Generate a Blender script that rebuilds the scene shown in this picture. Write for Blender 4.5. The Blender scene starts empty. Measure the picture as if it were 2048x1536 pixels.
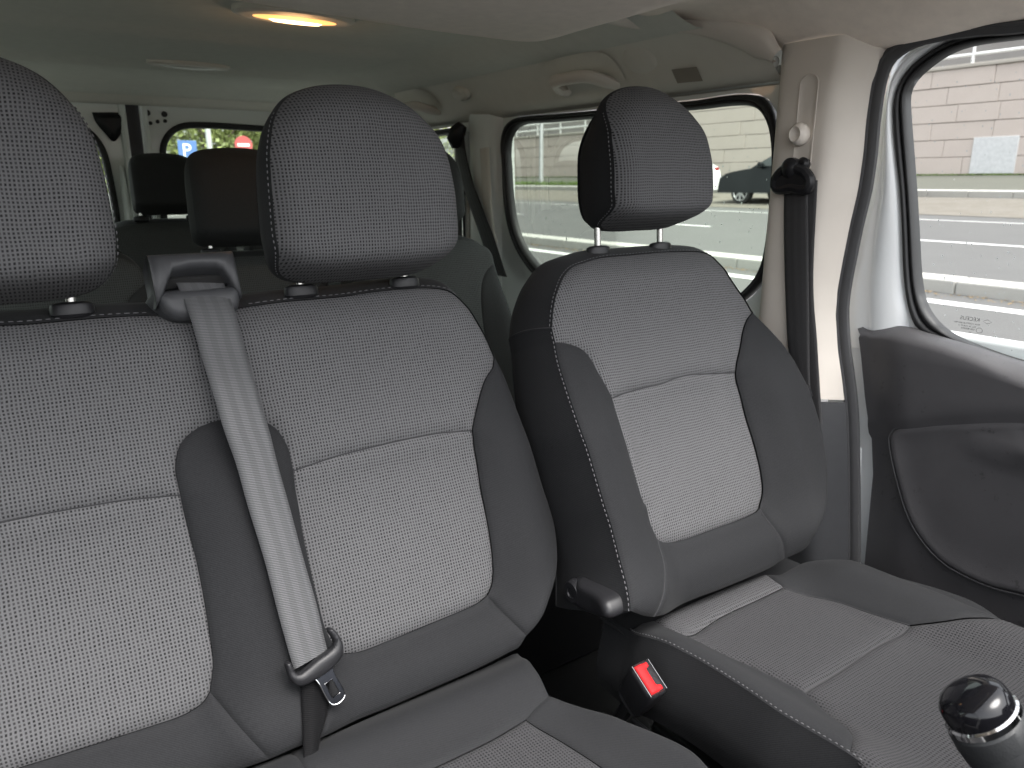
import bpy, bmesh, math, random
import numpy as np
from mathutils import Vector, Matrix
from mathutils.geometry import delaunay_2d_cdt
random.seed(7); RNG = np.random.default_rng(7)
SC = bpy.context.scene
COL = SC.collection
# ------------------------------------------------------------------ camera, sky, sun, exposure
cam_d = bpy.data.cameras.new('camera'); cam = bpy.data.objects.new('camera', cam_d); COL.objects.link(cam)
cam_d.sensor_width = 36.0; cam_d.lens = 36.0 * 1500 / 2048; cam_d.clip_start = .02; cam_d.clip_end = 2000
cam.location = (-.45, 0, 1.15)
cam.rotation_euler = (math.radians(90 - 15.2), 0, math.radians(-33.8))
cam_d.dof.use_dof = True; cam_d.dof.focus_distance = 1.05; cam_d.dof.aperture_fstop = 9.0
SC.camera = cam
wd = bpy.data.worlds.new('World'); SC.world = wd; wd.use_nodes = True
nt = wd.node_tree; nt.nodes.clear()
sky = nt.nodes.new('ShaderNodeTexSky'); sky.sky_type = 'NISHITA'; sky.sun_disc = False
SUN_EL, SUN_ROT = math.radians(62), math.radians(171)
sky.sun_elevation = SUN_EL; sky.sun_rotation = SUN_ROT; sky.dust_density = 5.0; sky.air_density = 1.0; sky.ozone_density = 1.0
hs = nt.nodes.new('ShaderNodeHueSaturation'); hs.inputs['Saturation'].default_value = .22
bg = nt.nodes.new('ShaderNodeBackground'); bg.inputs['Strength'].default_value = .15
wo = nt.nodes.new('ShaderNodeOutputWorld')
nt.links.new(sky.outputs[0], hs.inputs['Color']); nt.links.new(hs.outputs[0], bg.inputs['Color']); nt.links.new(bg.outputs[0], wo.inputs['Surface'])
sun_d = bpy.data.lights.new('sun', 'SUN'); sun = bpy.data.objects.new('sun', sun_d); COL.objects.link(sun)
sun_d.energy = 0.8; sun_d.angle = math.radians(40); sun_d.color = (1, .97, .93)
# sun stands ahead of the windscreen, a little to the driver's side of straight ahead
sdir = Vector((.06, -.46, .88)).normalized()
sun.rotation_euler = sdir.to_track_quat('Z', 'Y').to_euler()
SC.view_settings.view_transform = 'Standard'; SC.view_settings.look = 'None'
SC.view_settings.exposure = 2.2; SC.view_settings.gamma = 1
SC.cycles.use_denoising = True
SC.cycles.max_bounces = 10; SC.cycles.diffuse_bounces = 6; SC.cycles.transparent_max_bounces = 12
SC.cycles.sample_clamp_indirect = 6
# ------------------------------------------------------------------ helpers
def obj(name, verts, faces, mat, parent=None, smooth=True, uvs=None):
    me = bpy.data.meshes.new(name); me.from_pydata([tuple(map(float, v)) for v in verts], [], faces); me.update()
    if uvs is not None:
        ul = me.uv_layers.new(name='UVMap')
        for l in me.loops: ul.data[l.index].uv = uvs[l.vertex_index]
    if mat: me.materials.append(mat)
    if smooth: me.polygons.foreach_set('use_smooth', [True] * len(me.polygons))
    o = bpy.data.objects.new(name, me); COL.objects.link(o)
    if parent: o.parent = parent
    return o
def tag(o, label, cat, group=None):
    o['label'] = label; o['category'] = cat
    if group: o['group'] = group
    return o
def thing(name, label, cat, group=None):
    o = bpy.data.objects.new(name, None); o.empty_display_size = .05; COL.objects.link(o); return tag(o, label, cat, group)
def part(name, parent):
    o = bpy.data.objects.new(name, None); o.empty_display_size = .03; COL.objects.link(o); o.parent = parent; return o
def sharp(o, ang=40):
    m = o.data
    m.set_sharp_from_angle(angle=math.radians(ang)); return o
class MB:
    def __init__(s): s.v = []; s.f = []
    def add(s, v, f):
        n = len(s.v); s.v += [tuple(p) for p in v]; s.f += [tuple(i + n for i in q) for q in f]
    def box(s, c, d, R=None):
        c = Vector(c); V = []
        for x in (-1, 1):
            for y in (-1, 1):
                for z in (-1, 1):
                    p = Vector((x * d[0] / 2, y * d[1] / 2, z * d[2] / 2))
                    V.append(c + (R @ p if R else p))
        s.add(V, [(0, 1, 3, 2), (4, 6, 7, 5), (0, 4, 5, 1), (2, 3, 7, 6), (0, 2, 6, 4), (1, 5, 7, 3)])
    def tube(s, P, r, n=10, closed=False, up=None, sx=1.0, sy=1.0, cap=True):
        P = [Vector(p) for p in P]; m = len(P); base = len(s.v)
        rr = r if hasattr(r, '__len__') else [r] * m
        prev = None
        for i in range(m):
            if closed: t = P[(i + 1) % m] - P[i - 1]
            else: t = P[min(i + 1, m - 1)] - P[max(i - 1, 0)]
            t = t.normalized() if t.length > 1e-9 else Vector((0, 0, 1))
            u = Vector(up) if up is not None else (prev if prev is not None else (Vector((0, 0, 1)) if abs(t.z) < .9 else Vector((1, 0, 0))))
            a = (u - t * u.dot(t)); a = a.normalized() if a.length > 1e-6 else t.orthogonal().normalized()
            prev = a; b = t.cross(a)
            for k in range(n):
                w = 2 * math.pi * k / n
                s.v.append(tuple(P[i] + a * (rr[i] * sx * math.cos(w)) + b * (rr[i] * sy * math.sin(w))))
        for i in range(m if closed else m - 1):
            j = (i + 1) % m
            for k in range(n):
                l = (k + 1) % n
                s.f.append((base + i * n + k, base + i * n + l, base + j * n + l, base + j * n + k))
        if not closed and cap:
            s.f.append(tuple(base + k for k in range(n))[::-1]); s.f.append(tuple(base + (m - 1) * n + k for k in range(n)))
    def lathe(s, prof, M, n=24, sx=1, sy=1):
        base = len(s.v); m = len(prof)
        for r, z in prof:
            for k in range(n):
                w = 2 * math.pi * k / n
                s.v.append(tuple(M @ Vector((r * sx * math.cos(w), r * sy * math.sin(w), z))))
        for i in range(m - 1):
            for k in range(n):
                l = (k + 1) % n
                s.f.append((base + i * n + k, base + i * n + l, base + (i + 1) * n + l, base + (i + 1) * n + k))
        s.f.append(tuple(base + k for k in range(n))[::-1]); s.f.append(tuple(base + (m - 1) * n + k for k in range(n)))
    def build(s, name, mat, parent=None, smooth=True, ang=35):
        o = obj(name, s.v, s.f, mat, parent, smooth)
        if smooth: sharp(o, ang)
        return o
def cu_mesh(cu):
    t = bpy.data.objects.new('text_source', cu); COL.objects.link(t); bpy.context.view_layer.update()
    me = bpy.data.meshes.new_from_object(t.evaluated_get(bpy.context.evaluated_depsgraph_get())); bpy.data.objects.remove(t); me.materials.clear(); return me
def bevel(o, w, seg=3):
    m = o.modifiers.new('bevel', 'BEVEL'); m.width = w; m.segments = seg; m.limit_method = 'ANGLE'; m.angle_limit = math.radians(35)
    m.harden_normals = False
    return o
def rbox(name, c, d, mat, parent=None, b=.004, R=None, seg=3):
    m = MB(); m.box(c, d, R); o = m.build(name, mat, parent, True, 60); bevel(o, b, seg); return o
def cr(pts, step=.004):
    """Catmull-Rom resample of an open polyline."""
    P = [np.array(p, float) for p in pts]
    if len(P) == 2:
        n = max(1, int(np.linalg.norm(P[1] - P[0]) / step)); return [P[0] + (P[1] - P[0]) * i / n for i in range(n + 1)]
    Q = [2 * P[0] - P[1]] + P + [2 * P[-1] - P[-2]]; out = []
    for i in range(1, len(Q) - 2):
        a, b, c, d = Q[i - 1:i + 3]; n = max(1, int(np.linalg.norm(c - b) / step))
        for k in range(n):
            t = k / n
            out.append(.5 * ((2 * b) + (-a + c) * t + (2 * a - 5 * b + 4 * c - d) * t * t + (-a + 3 * b - 3 * c + d) * t ** 3))
    out.append(P[-1]); return out
def rs(pts, n, closed=False):
    P = np.array(pts, float)
    if closed: P = np.vstack([P, P[:1]])
    L = np.r_[0, np.cumsum(np.linalg.norm(np.diff(P, axis=0), axis=1))]
    q = np.linspace(0, L[-1], n, endpoint=not closed)
    return np.stack([np.interp(q, L, P[:, k]) for k in range(P.shape[1])], 1)
def chain(*segs):
    o = []
    for s in segs:
        o += s[:-1]
    return o
def poly_dist(P, A):
    """distance of points P to closed polygon A (numpy)"""
    d = np.full(len(P), 9.0)
    for i in range(len(A)):
        a = A[i - 1]; b = A[i]; ab = b - a; L = ab @ ab + 1e-12
        t = np.clip(((P - a) @ ab) / L, 0, 1); q = a + t[:, None] * ab
        d = np.minimum(d, np.hypot(*(P - q).T))
    return d
def poly_in(P, A):
    ins = np.zeros(len(P), bool)
    for i in range(len(A)):
        a = A[i - 1]; b = A[i]
        c = ((a[1] > P[:, 1]) != (b[1] > P[:, 1]))
        with np.errstate(divide='ignore', invalid='ignore'):
            x = (b[0] - a[0]) * (P[:, 1] - a[1]) / (b[1] - a[1]) + a[0]
        ins ^= c & (P[:, 0] < x)
    return ins
def cdt(outline, holes=(), grid=.01, rings=()):
    A = np.array(outline, float)
    area = .5 * sum(A[i - 1][0] * A[i][1] - A[i][0] * A[i - 1][1] for i in range(len(A)))
    if area < 0: A = A[::-1]
    pts = [A]; edges = [(i, (i + 1) % len(A)) for i in range(len(A))]; n = len(A)
    for H in holes:
        H = np.array(H, float); pts.append(H); edges += [(n + i, n + (i + 1) % len(H)) for i in range(len(H))]; n += len(H)
    if grid:
        lo = A.min(0); hi = A.max(0)
        gx, gy = np.meshgrid(np.arange(lo[0], hi[0], grid), np.arange(lo[1], hi[1], grid)); gx = gx + (np.arange(gx.shape[0]) % 2)[:, None] * grid * .5
        G = np.stack([gx.ravel(), gy.ravel()], 1); G = G[poly_in(G, A)]; m = max([grid * .45] + [r * 1.3 for r in rings])
        G = G[poly_dist(G, A) > m]
        for H in holes:
            H = np.array(H, float); G = G[~poly_in(G, H)]; G = G[poly_dist(G, H) > m]
        pts.append(G)
        T = np.roll(A, -1, 0) - np.roll(A, 1, 0); T /= (np.linalg.norm(T, axis=1)[:, None] + 1e-12); N = np.stack([-T[:, 1], T[:, 0]], 1)
        for r in rings:
            R = A + N * r; R = R[poly_in(R, A)]; R = R[poly_dist(R, A) > r * .93]; pts.append(R)
    P = np.vstack(pts)
    r = delaunay_2d_cdt([Vector(p) for p in P], edges, [], 0, 1e-6)
    V = np.array([(v.x, v.y) for v in r[0]]); F = [tuple(f) for f in r[2]]
    C = np.array([V[list(f)].mean(0) for f in F]); ok = poly_in(C, A)
    for H in holes: ok &= ~poly_in(C, np.array(H, float))
    F = [f if ((V[f[1]] - V[f[0]])[0] * (V[f[2]] - V[f[0]])[1] - (V[f[1]] - V[f[0]])[1] * (V[f[2]] - V[f[0]])[0]) > 0 else f[::-1] for f, k in zip(F, ok) if k]
    return V, F, A
def W(fr, s, t, h):
    O, T, N = fr['O'], fr['T'], fr['N']
    return (O[0] + s, O[1] + t * T[1] + h * N[1], O[2] + t * T[2] + h * N[2])
def panel(name, parent, fr, hf, outline, mat, grid=.009, seam=(.0035, .008), flip=False, extra=0.0, uvs=None):
    V, F, A = cdt(outline, (), grid, (.0025, .006))
    d = poly_dist(V, A)
    g = np.clip(d / seam[1], 0, 1); g = 1 - (1 - (1 - g) ** 2)
    h = [hf(s, t) + extra - seam[0] * k for (s, t), k in zip(V, g)]
    P = [W(fr, s, t, k) for (s, t), k in zip(V, h)]
    if flip: F = [f[::-1] for f in F]
    return obj(name, P, F, mat, parent, True, [(float(s), float(t)) for s, t in V])
def loft(name, rows, mat, parent=None, closed=False, uv=True, flip=False, capends=False):
    n = len(rows[0]); m = len(rows); V = [p for r in rows for p in r]; F = []
    for i in range(m - 1):
        for k in range(n if closed else n - 1):
            l = (k + 1) % n
            q = (i * n + k, i * n + l, (i + 1) * n + l, (i + 1) * n + k); F.append(q[::-1] if flip else q)
    if capends: F.append(tuple(range(n))); F.append(tuple(range((m - 1) * n, m * n)))
    uvs = None
    if uv:
        R = np.array(rows, float); a = np.zeros((m, n)); b = np.zeros((m, n))
        a[:, 1:] = np.cumsum(np.linalg.norm(np.diff(R, axis=1), axis=2), 1); b[1:] = np.cumsum(np.linalg.norm(np.diff(R, axis=0), axis=2), 0)
        uvs = [(float(a[i, k]), float(b[i, k])) for i in range(m) for k in range(n)]
    return obj(name, V, F, mat, parent, True, uvs)
def stitches(name, parent, fr, hf, line, mat, L=.0036, gap=.0030, w=.0008, lift=.0006):
    P = cr(line, .001); mb = MB(); acc = 0; on = True; start = 0
    pts = [Vector(W(fr, s, t, hf(s, t) + lift)) for s, t in P]
    i = 0
    while i < len(pts) - 2:
        j = i; l = 0
        while j < len(pts) - 1 and l < L: l += (pts[j + 1] - pts[j]).length; j += 1
        mb.tube([pts[i], (pts[i] + pts[j]) / 2 + Vector(fr['N']) * .0004, pts[j]], [w * .6, w, w * .6], 5)
        l = 0
        while j < len(pts) - 1 and l < gap: l += (pts[j + 1] - pts[j]).length; j += 1
        i = j
    o = mb.build(name, mat, parent); return o
# ------------------------------------------------------------------ materials
def newmat(name):
    m = bpy.data.materials.new(name); m.use_nodes = True; nt = m.node_tree; nt.nodes.clear()
    o = nt.nodes.new('ShaderNodeOutputMaterial'); b = nt.nodes.new('ShaderNodeBsdfPrincipled'); nt.links.new(b.outputs[0], o.inputs[0]); return m, nt, b, o
def math_n(nt, op, a, b=None, c=None):
    n = nt.nodes.new('ShaderNodeMath'); n.operation = op
    for i, x in enumerate((a, b, c)):
        if x is None: continue
        if isinstance(x, (int, float)): n.inputs[i].default_value = x
        else: nt.links.new(x, n.inputs[i])
    return n.outputs[0]
def mixc(nt, f, a, b):
    n = nt.nodes.new('ShaderNodeMix'); n.data_type = 'RGBA'
    if isinstance(f, (int, float)): n.inputs[0].default_value = f
    else: nt.links.new(f, n.inputs[0])
    for k, x in ((6, a), (7, b)):
        if isinstance(x, tuple): n.inputs[k].default_value = (*x, 1)
        else: nt.links.new(x, n.inputs[k])
    return n.outputs[2]
def noise(nt, scale, detail=3, rough=.55, vec=None, obj_space=True):
    n = nt.nodes.new('ShaderNodeTexNoise'); n.inputs['Scale'].default_value = scale; n.inputs['Detail'].default_value = detail; n.inputs['Roughness'].default_value = rough
    if vec is None:
        tc = nt.nodes.new('ShaderNodeTexCoord'); vec = tc.outputs['Object']
    nt.links.new(vec, n.inputs['Vector']); return n.outputs['Fac']
def bump(nt, b, hgt, strength, dist):
    n = nt.nodes.new('ShaderNodeBump'); n.inputs['Strength'].default_value = strength; n.inputs['Distance'].default_value = dist
    nt.links.new(hgt, n.inputs['Height']); nt.links.new(n.outputs[0], b.inputs['Normal'])
def ramp(nt, f, a, b):
    n = nt.nodes.new('ShaderNodeMapRange'); n.inputs['From Min'].default_value = a; n.inputs['From Max'].default_value = b; n.interpolation_type = 'SMOOTHSTEP'
    nt.links.new(f, n.inputs['Value']); return n.outputs[0]
def simple(name, col, rough=.5, var=.12, nscale=30, bmp=0.0, bscale=600, metal=0, spec=.5, coat=0, sheen=0, bdist=.0005):
    m, nt, b, o = newmat(name)
    f = noise(nt, nscale, 4)
    nt.links.new(mixc(nt, f, tuple(c * (1 - var) for c in col), tuple(min(1, c * (1 + var)) for c in col)), b.inputs['Base Color'])
    b.inputs['Roughness'].default_value = rough; b.inputs['Metallic'].default_value = metal; b.inputs['Specular IOR Level'].default_value = spec
    b.inputs['Coat Weight'].default_value = coat; b.inputs['Sheen Weight'].default_value = sheen
    if sheen: b.inputs['Sheen Roughness'].default_value = .4
    if bmp: bump(nt, b, noise(nt, bscale, 2), bmp, bdist)
    return m
def weave(name, light, dark, pu=.0044, pv=.0053, off=0.0, contrast=1.0):
    m, nt, b, o = newmat(name)
    uv = nt.nodes.new('ShaderNodeUVMap'); uv.uv_map = 'UVMap'
    # small wander so the threads are not ruler-straight
    nz = nt.nodes.new('ShaderNodeTexNoise'); nz.inputs['Scale'].default_value = 28; nt.links.new(uv.outputs[0], nz.inputs['Vector'])
    sx = nt.nodes.new('ShaderNodeSeparateXYZ'); nt.links.new(uv.outputs[0], sx.inputs[0])
    wob = math_n(nt, 'MULTIPLY', math_n(nt, 'SUBTRACT', nz.outputs['Fac'], .5), .0040)
    u = math_n(nt, 'DIVIDE', math_n(nt, 'ADD', sx.outputs[0], wob), pu); v = math_n(nt, 'DIVIDE', math_n(nt, 'ADD', sx.outputs[1], wob), pv)
    if off: u = math_n(nt, 'ADD', u, math_n(nt, 'MULTIPLY', math_n(nt, 'FLOOR', v), off))
    cu = math_n(nt, 'COSINE', math_n(nt, 'MULTIPLY', u, 2 * math.pi)); cv = math_n(nt, 'COSINE', math_n(nt, 'MULTIPLY', v, 2 * math.pi))
    a = ramp(nt, cu, -.40, .50); c = ramp(nt, cv, -.60, .35)
    hole = math_n(nt, 'MULTIPLY', a, c)
    wn = nt.nodes.new('ShaderNodeTexWhiteNoise'); wn.noise_dimensions = '2D'; cv_ = nt.nodes.new('ShaderNodeCombineXYZ')
    nt.links.new(math_n(nt, 'ROUND', u), cv_.inputs[0]); nt.links.new(math_n(nt, 'ROUND', v), cv_.inputs[1]); nt.links.new(cv_.outputs[0], wn.inputs['Vector'])
    hole = math_n(nt, 'MULTIPLY', hole, math_n(nt, 'ADD', math_n(nt, 'MULTIPLY', wn.outputs['Value'], .35), .65))
    yarn = nt.nodes.new('ShaderNodeTexNoise'); yarn.inputs['Scale'].default_value = 700; yarn.inputs['Detail'].default_value = 1; nt.links.new(uv.outputs[0], yarn.inputs['Vector'])
    big = noise(nt, 9, 3)
    lt = mixc(nt, ramp(nt, yarn.outputs['Fac'], .28, .72), tuple(x * .62 for x in light), tuple(min(1, x * 1.38) for x in light))
    lt = mixc(nt, math_n(nt, 'MULTIPLY', big, .25), lt, tuple(x * .75 for x in light))
    # vertical yarns are a little paler than the cross yarns
    lt = mixc(nt, math_n(nt, 'MULTIPLY', ramp(nt, cu, -1.0, -.2), .18), tuple(min(1, x * 1.45) for x in light), lt)
    nt.links.new(mixc(nt, math_n(nt, 'MULTIPLY', hole, contrast), lt, dark), b.inputs['Base Color'])
    b.inputs['Roughness'].default_value = .8; b.inputs['Specular IOR Level'].default_value = .05; b.inputs['Sheen Weight'].default_value = .02
    bump(nt, b, math_n(nt, 'SUBTRACT', 1.0, hole), .6, .0008)
    return m
def twill(name, col, sheen=.03, line=.13):
    m, nt, b, o = newmat(name)
    tc = nt.nodes.new('ShaderNodeTexCoord')
    f = noise(nt, 14, 3); g = noise(nt, 520, 2)
    wv = nt.nodes.new('ShaderNodeTexWave'); wv.wave_type = 'BANDS'; wv.bands_direction = 'DIAGONAL'; wv.inputs['Scale'].default_value = 170; wv.inputs['Distortion'].default_value = 1.2
    nt.links.new(tc.outputs['Object'], wv.inputs['Vector'])
    k = math_n(nt, 'ADD', math_n(nt, 'MULTIPLY', g, .7), math_n(nt, 'MULTIPLY', wv.outputs['Fac'], .3))
    c = mixc(nt, k, tuple(x * (1 - line * 4) for x in col), tuple(x * (1 + line * 4) for x in col))
    c = mixc(nt, math_n(nt, 'MULTIPLY', f, .3), c, tuple(x * .8 for x in col))
    nt.links.new(c, b.inputs['Base Color']); b.inputs['Roughness'].default_value = .70; b.inputs['Specular IOR Level'].default_value = .07
    b.inputs['Sheen Weight'].default_value = sheen; b.inputs['Sheen Roughness'].default_value = .5
    bump(nt, b, k, .35, .0004)
    return m
def webbing(name, col, pitch=.0021, spec=.28):
    m, nt, b, o = newmat(name)
    uv = nt.nodes.new('ShaderNodeUVMap'); uv.uv_map = 'UVMap'; sx = nt.nodes.new('ShaderNodeSeparateXYZ'); nt.links.new(uv.outputs[0], sx.inputs[0])
    v = math_n(nt, 'SINE', math_n(nt, 'MULTIPLY', sx.outputs[1], 2 * math.pi / pitch)); rib = ramp(nt, v, -.8, .6)
    # four lengthwise stripes of a tighter weave
    st = ramp(nt, math_n(nt, 'SINE', math_n(nt, 'MULTIPLY', sx.outputs[0], 2 * math.pi / .0155)), -.2, .2)
    c = mixc(nt, rib, tuple(x * .45 for x in col), tuple(x * 1.3 for x in col)); c = mixc(nt, math_n(nt, 'MULTIPLY', st, .35), c, tuple(x * .6 for x in col))
    nt.links.new(c, b.inputs['Base Color'])
    nt.links.new(math_n(nt, 'ADD', math_n(nt, 'MULTIPLY', st, .10), .44), b.inputs['Roughness']); b.inputs['Specular IOR Level'].default_value = spec
    b.inputs['Sheen Weight'].default_value = .03
    bump(nt, b, rib, .4, .0004); return m
def glassmat(name, tint, refl=.05):
    m, nt, b, o = newmat(name); nt.nodes.remove(b)
    t = nt.nodes.new('ShaderNodeBsdfTransparent'); t.inputs[0].default_value = (*tint, 1)
    g = nt.nodes.new('ShaderNodeBsdfGlossy'); g.inputs['Roughness'].default_value = .02
    lw = nt.nodes.new('ShaderNodeLayerWeight'); lw.inputs[0].default_value = .25
    mx = nt.nodes.new('ShaderNodeMixShader'); nt.links.new(math_n(nt, 'MULTIPLY', lw.outputs['Fresnel'], refl * 8), mx.inputs[0])
    nt.links.new(t.outputs[0], mx.inputs[1]); nt.links.new(g.outputs[0], mx.inputs[2]); nt.links.new(mx.outputs[0], o.inputs[0]); return m
def emit(name, col, st):
    m, nt, b, o = newmat(name); b.inputs['Base Color'].default_value = (*col, 1); b.inputs['Emission Color'].default_value = (*col, 1); b.inputs['Emission Strength'].default_value = st; return m
def doormat(name, col):
    m, nt, b, o = newmat(name); f = noise(nt, 16, 4); sp = ramp(nt, noise(nt, 75, 3, .7), .60, .68); pt = ramp(nt, noise(nt, 9, 2), .45, .62)
    c = mixc(nt, f, tuple(x * .85 for x in col), tuple(x * 1.15 for x in col)); c = mixc(nt, math_n(nt, 'MULTIPLY', math_n(nt, 'MULTIPLY', sp, pt), .7), c, tuple(x * .35 for x in col))
    nt.links.new(c, b.inputs['Base Color']); b.inputs['Roughness'].default_value = .46; bump(nt, b, noise(nt, 1100, 2), .45, .0005); return m
M = dict(
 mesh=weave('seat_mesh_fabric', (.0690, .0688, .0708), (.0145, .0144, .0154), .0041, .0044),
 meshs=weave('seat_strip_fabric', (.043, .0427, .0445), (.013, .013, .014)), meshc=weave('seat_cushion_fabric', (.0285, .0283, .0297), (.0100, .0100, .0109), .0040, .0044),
 meshd=weave('rear_seat_mesh_fabric', (.05, .052, .052), (.028, .028, .028)),
 cloth=twill('seat_dark_cloth', (.0175, .0179, .0191)),
 clothd=twill('rear_seat_dark_cloth', (.034, .035, .036)),
 stitch=simple('stitch_thread', (.095, .095, .10), .7),
 web=webbing('belt_webbing_front', (.080, .081, .084)), web_shaded=webbing('belt_webbing_shaded', (.006, .006, .0065), spec=.04), webd=webbing('belt_webbing', (.050, .049, .050), spec=.2),
 plastic=simple('dark_grained_plastic', (.040, .041, .044), .48, .10, 60, .5, 900, spec=.35), plastic2=simple('black_smooth_plastic', (.014, .014, .0155), .40, .1, 40, .08, 700, spec=.28),
 door=doormat('door_card_plastic', (.057, .055, .058)),
 rubber=simple('black_rubber', (.014, .014, .015), .5, .15, 40), rubber2=simple('grey_rubber', (.05, .05, .052), .55, .15, 40, .2, 500),
 head=simple('headliner_felt', (.82, .735, .645), .95, .10, 45, .6, 420, spec=.1, sheen=.1, bdist=.0008), headr=simple('rear_felt_green_cast', (.60, .60, .545), .95, .07, 40, .4, 420, spec=.1),  # rear felt: green cast of light through tinted glass put into its colour
 trim=simple('beige_trim_plastic', (.61, .56, .50), .55, .04, 25, .15, 900), trimr=simple('grey_beige_trim_plastic', (.62, .595, .53), .55, .05, 25, .15, 900),
 white=simple('white_paint', (.80, .82, .82), .22, .02, 12, coat=.6), cream=simple('painted_pillar', (.74, .77, .735), .30, .03, 12, coat=.3),
 chrome=simple('brushed_steel', (.55, .54, .53), .22, .05, 60, metal=1), bright=simple('chrome', (.80, .80, .80), .08, .02, 60, metal=1),
 collar=simple('satin_grey', (.022, .023, .025), .40, .06, 40), gloss=simple('gloss_black', (.004, .004, .005), .07, .1, 40, coat=.15, spec=.35), leather=simple('knob_leather', (.020, .021, .022), .46, .15, 60, .5, 500, spec=.22),
 red=simple('red_button', (.36, .010, .012), .6, .04, 30, spec=.15), steel=simple('dark_steel', (.09, .095, .11), .25, .3, 40, metal=1),
 glass=glassmat('clear_glass', (.93, .95, .94), .03), tint=glassmat('green_tinted_glass', (.83, .92, .82), .05),
 floor=simple('black_floor_mat', (.016, .016, .017), .8, .3, 60, .5, 300), dark=simple('recess_shade', (.006, .006, .006), .9),
 lamp=emit('lamp_glow', (1.0, .42, .13), .42), lampoff=simple('lamp_lens', (.50, .50, .46), .3), label=simple('paper_label', (.27, .24, .20), .6),
)
# ------------------------------------------------------------------ metric shape data (mm)
def S(a,b,x):
    t=max(0.0,min(1.0,(x-a)/(b-a))); return t*t*(3-2*t)
def frame(O,al):
    a=math.radians(al)
    return dict(O=O,T=(0,math.sin(a),math.cos(a)),N=(0,-math.cos(a),math.sin(a)))
def cframe(O,al):
    a=math.radians(al)
    return dict(O=O,T=(0,-math.cos(a),math.sin(a)),N=(0,math.sin(a),math.cos(a)))
DRV=frame((.462,.714,.50),24.0)
BEN=frame((0,.775,.46),23.0)
DCU=cframe((.462,.735,.480),3.0)
BCU=cframe((0,.79,.468),4.0)
BC=(-.045,-.455); BM=-.250
def h_drv(s,t):
    u=abs(s)
    h=.044*S(.105,.215,u)*(1-S(.28,.47,t))*S(-.08,.06,t)
    h+=.010*math.exp(-((t-.17)/.10)**2)*(1-S(.1,.2,u))
    h+=.016*math.exp(-((t-.05)/.045)**2)
    h-=.034*S(.53,.605,t)
    h+=.006*S(.33,.36,t)*(1-S(.12,.2,u))
    return h
def h_ben(s,t):
    u=min(abs(s-BC[0]),abs(s-BC[1]))
    h=.024*S(.105,.185,u)*(1-S(.30,.46,t))*S(-.06,.06,t)
    h+=.008*math.exp(-((t-.17)/.10)**2)*(1-S(.1,.2,u))
    h+=.014*math.exp(-((t-.05)/.045)**2)
    h-=.035*S(.185,.265,abs(s-BM)-(BC[0]-BM))**1.5
    h-=.030*S(.53,.60,t)
    h+=.006*S(.33,.36,t)*(1-S(.12,.2,u))
    return h
def h_dcu(s,t):
    u=abs(s)
    h=.034*S(.115,.20,u)*S(.0,.10,t)*(1-.5*S(.25,.42,t))
    h+=.012*S(.27,.40,t)-.05*S(.42,.56,t)**2
    h-=.020*S(.22,.265,u)
    h+=.010*math.exp(-((t-.03)/.04)**2)
    return h
def h_bcu(s,t):
    u=min(abs(s-BC[0]),abs(s-BC[1]))
    h=.018*S(.10,.19,u)*S(.1,.2,t)
    h+=.030*math.exp(-((t-.055)/.05)**2)
    h-=.05*S(.42,.56,t)**2
    h-=.030*S(.17,.24,abs(s-BM)-(BC[0]-BM))
    return h
DRVSEG={'A1':[(-229,473),(-219,499),(-205,525),(-182,550),(-150,570),(-115,579),(-72,586),(-14,587),(70,588),(131,586),(172,582),(186,572),(187,552),(194,528),(208,501),(222,477),(231,452)],'A2':[(231,452),(209,440),(185,419),(165,395),(143,366),(135,349)],'A3':[(135,349),(66,357),(26,361),(-15,359),(-38,355),(-95,354),(-161,348)],'A4':[(-161,348),(-167,371),(-172,392),(-175,412),(-184,431),(-206,444),(-230,450)],'A5':[(-230,450),(-229,473)],'B1':[(135,349),(134,305),(132,269),(132,229),(131,198),(129,168),(123,134),(106,110)],'B2':[(106,110),(91,106),(55,104),(-9,104),(-68,104),(-105,107),(-125,112),(-139,120)],'B3':[(-139,120),(-148,145),(-148,175),(-154,181),(-159,217),(-160,264),(-163,304),(-161,348)],'C1':[(-230,450),(-237,418),(-243,382),(-248,349),(-251,312),(-249,281),(-247,258),(-245,223),(-243,196),(-240,163),(-240,128),(-243,92),(-255,48)],'C2':[(-255,48),(-230,33),(-208,24)],'C3':[(-208,24),(-184,49),(-147,83),(-139,120)],'D1':[(-208,24),(-159,14),(-79,12),(-33,10),(41,9),(99,10),(129,16)],'D2':[(129,16),(124,55),(106,110)],'E1':[(129,16),(163,23),(177,41),(195,62),(224,86),(249,112),(267,152),(277,203),(277,251),(273,290),(270,324),(270,355),(266,384),(252,418),(231,452)]}
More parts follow.
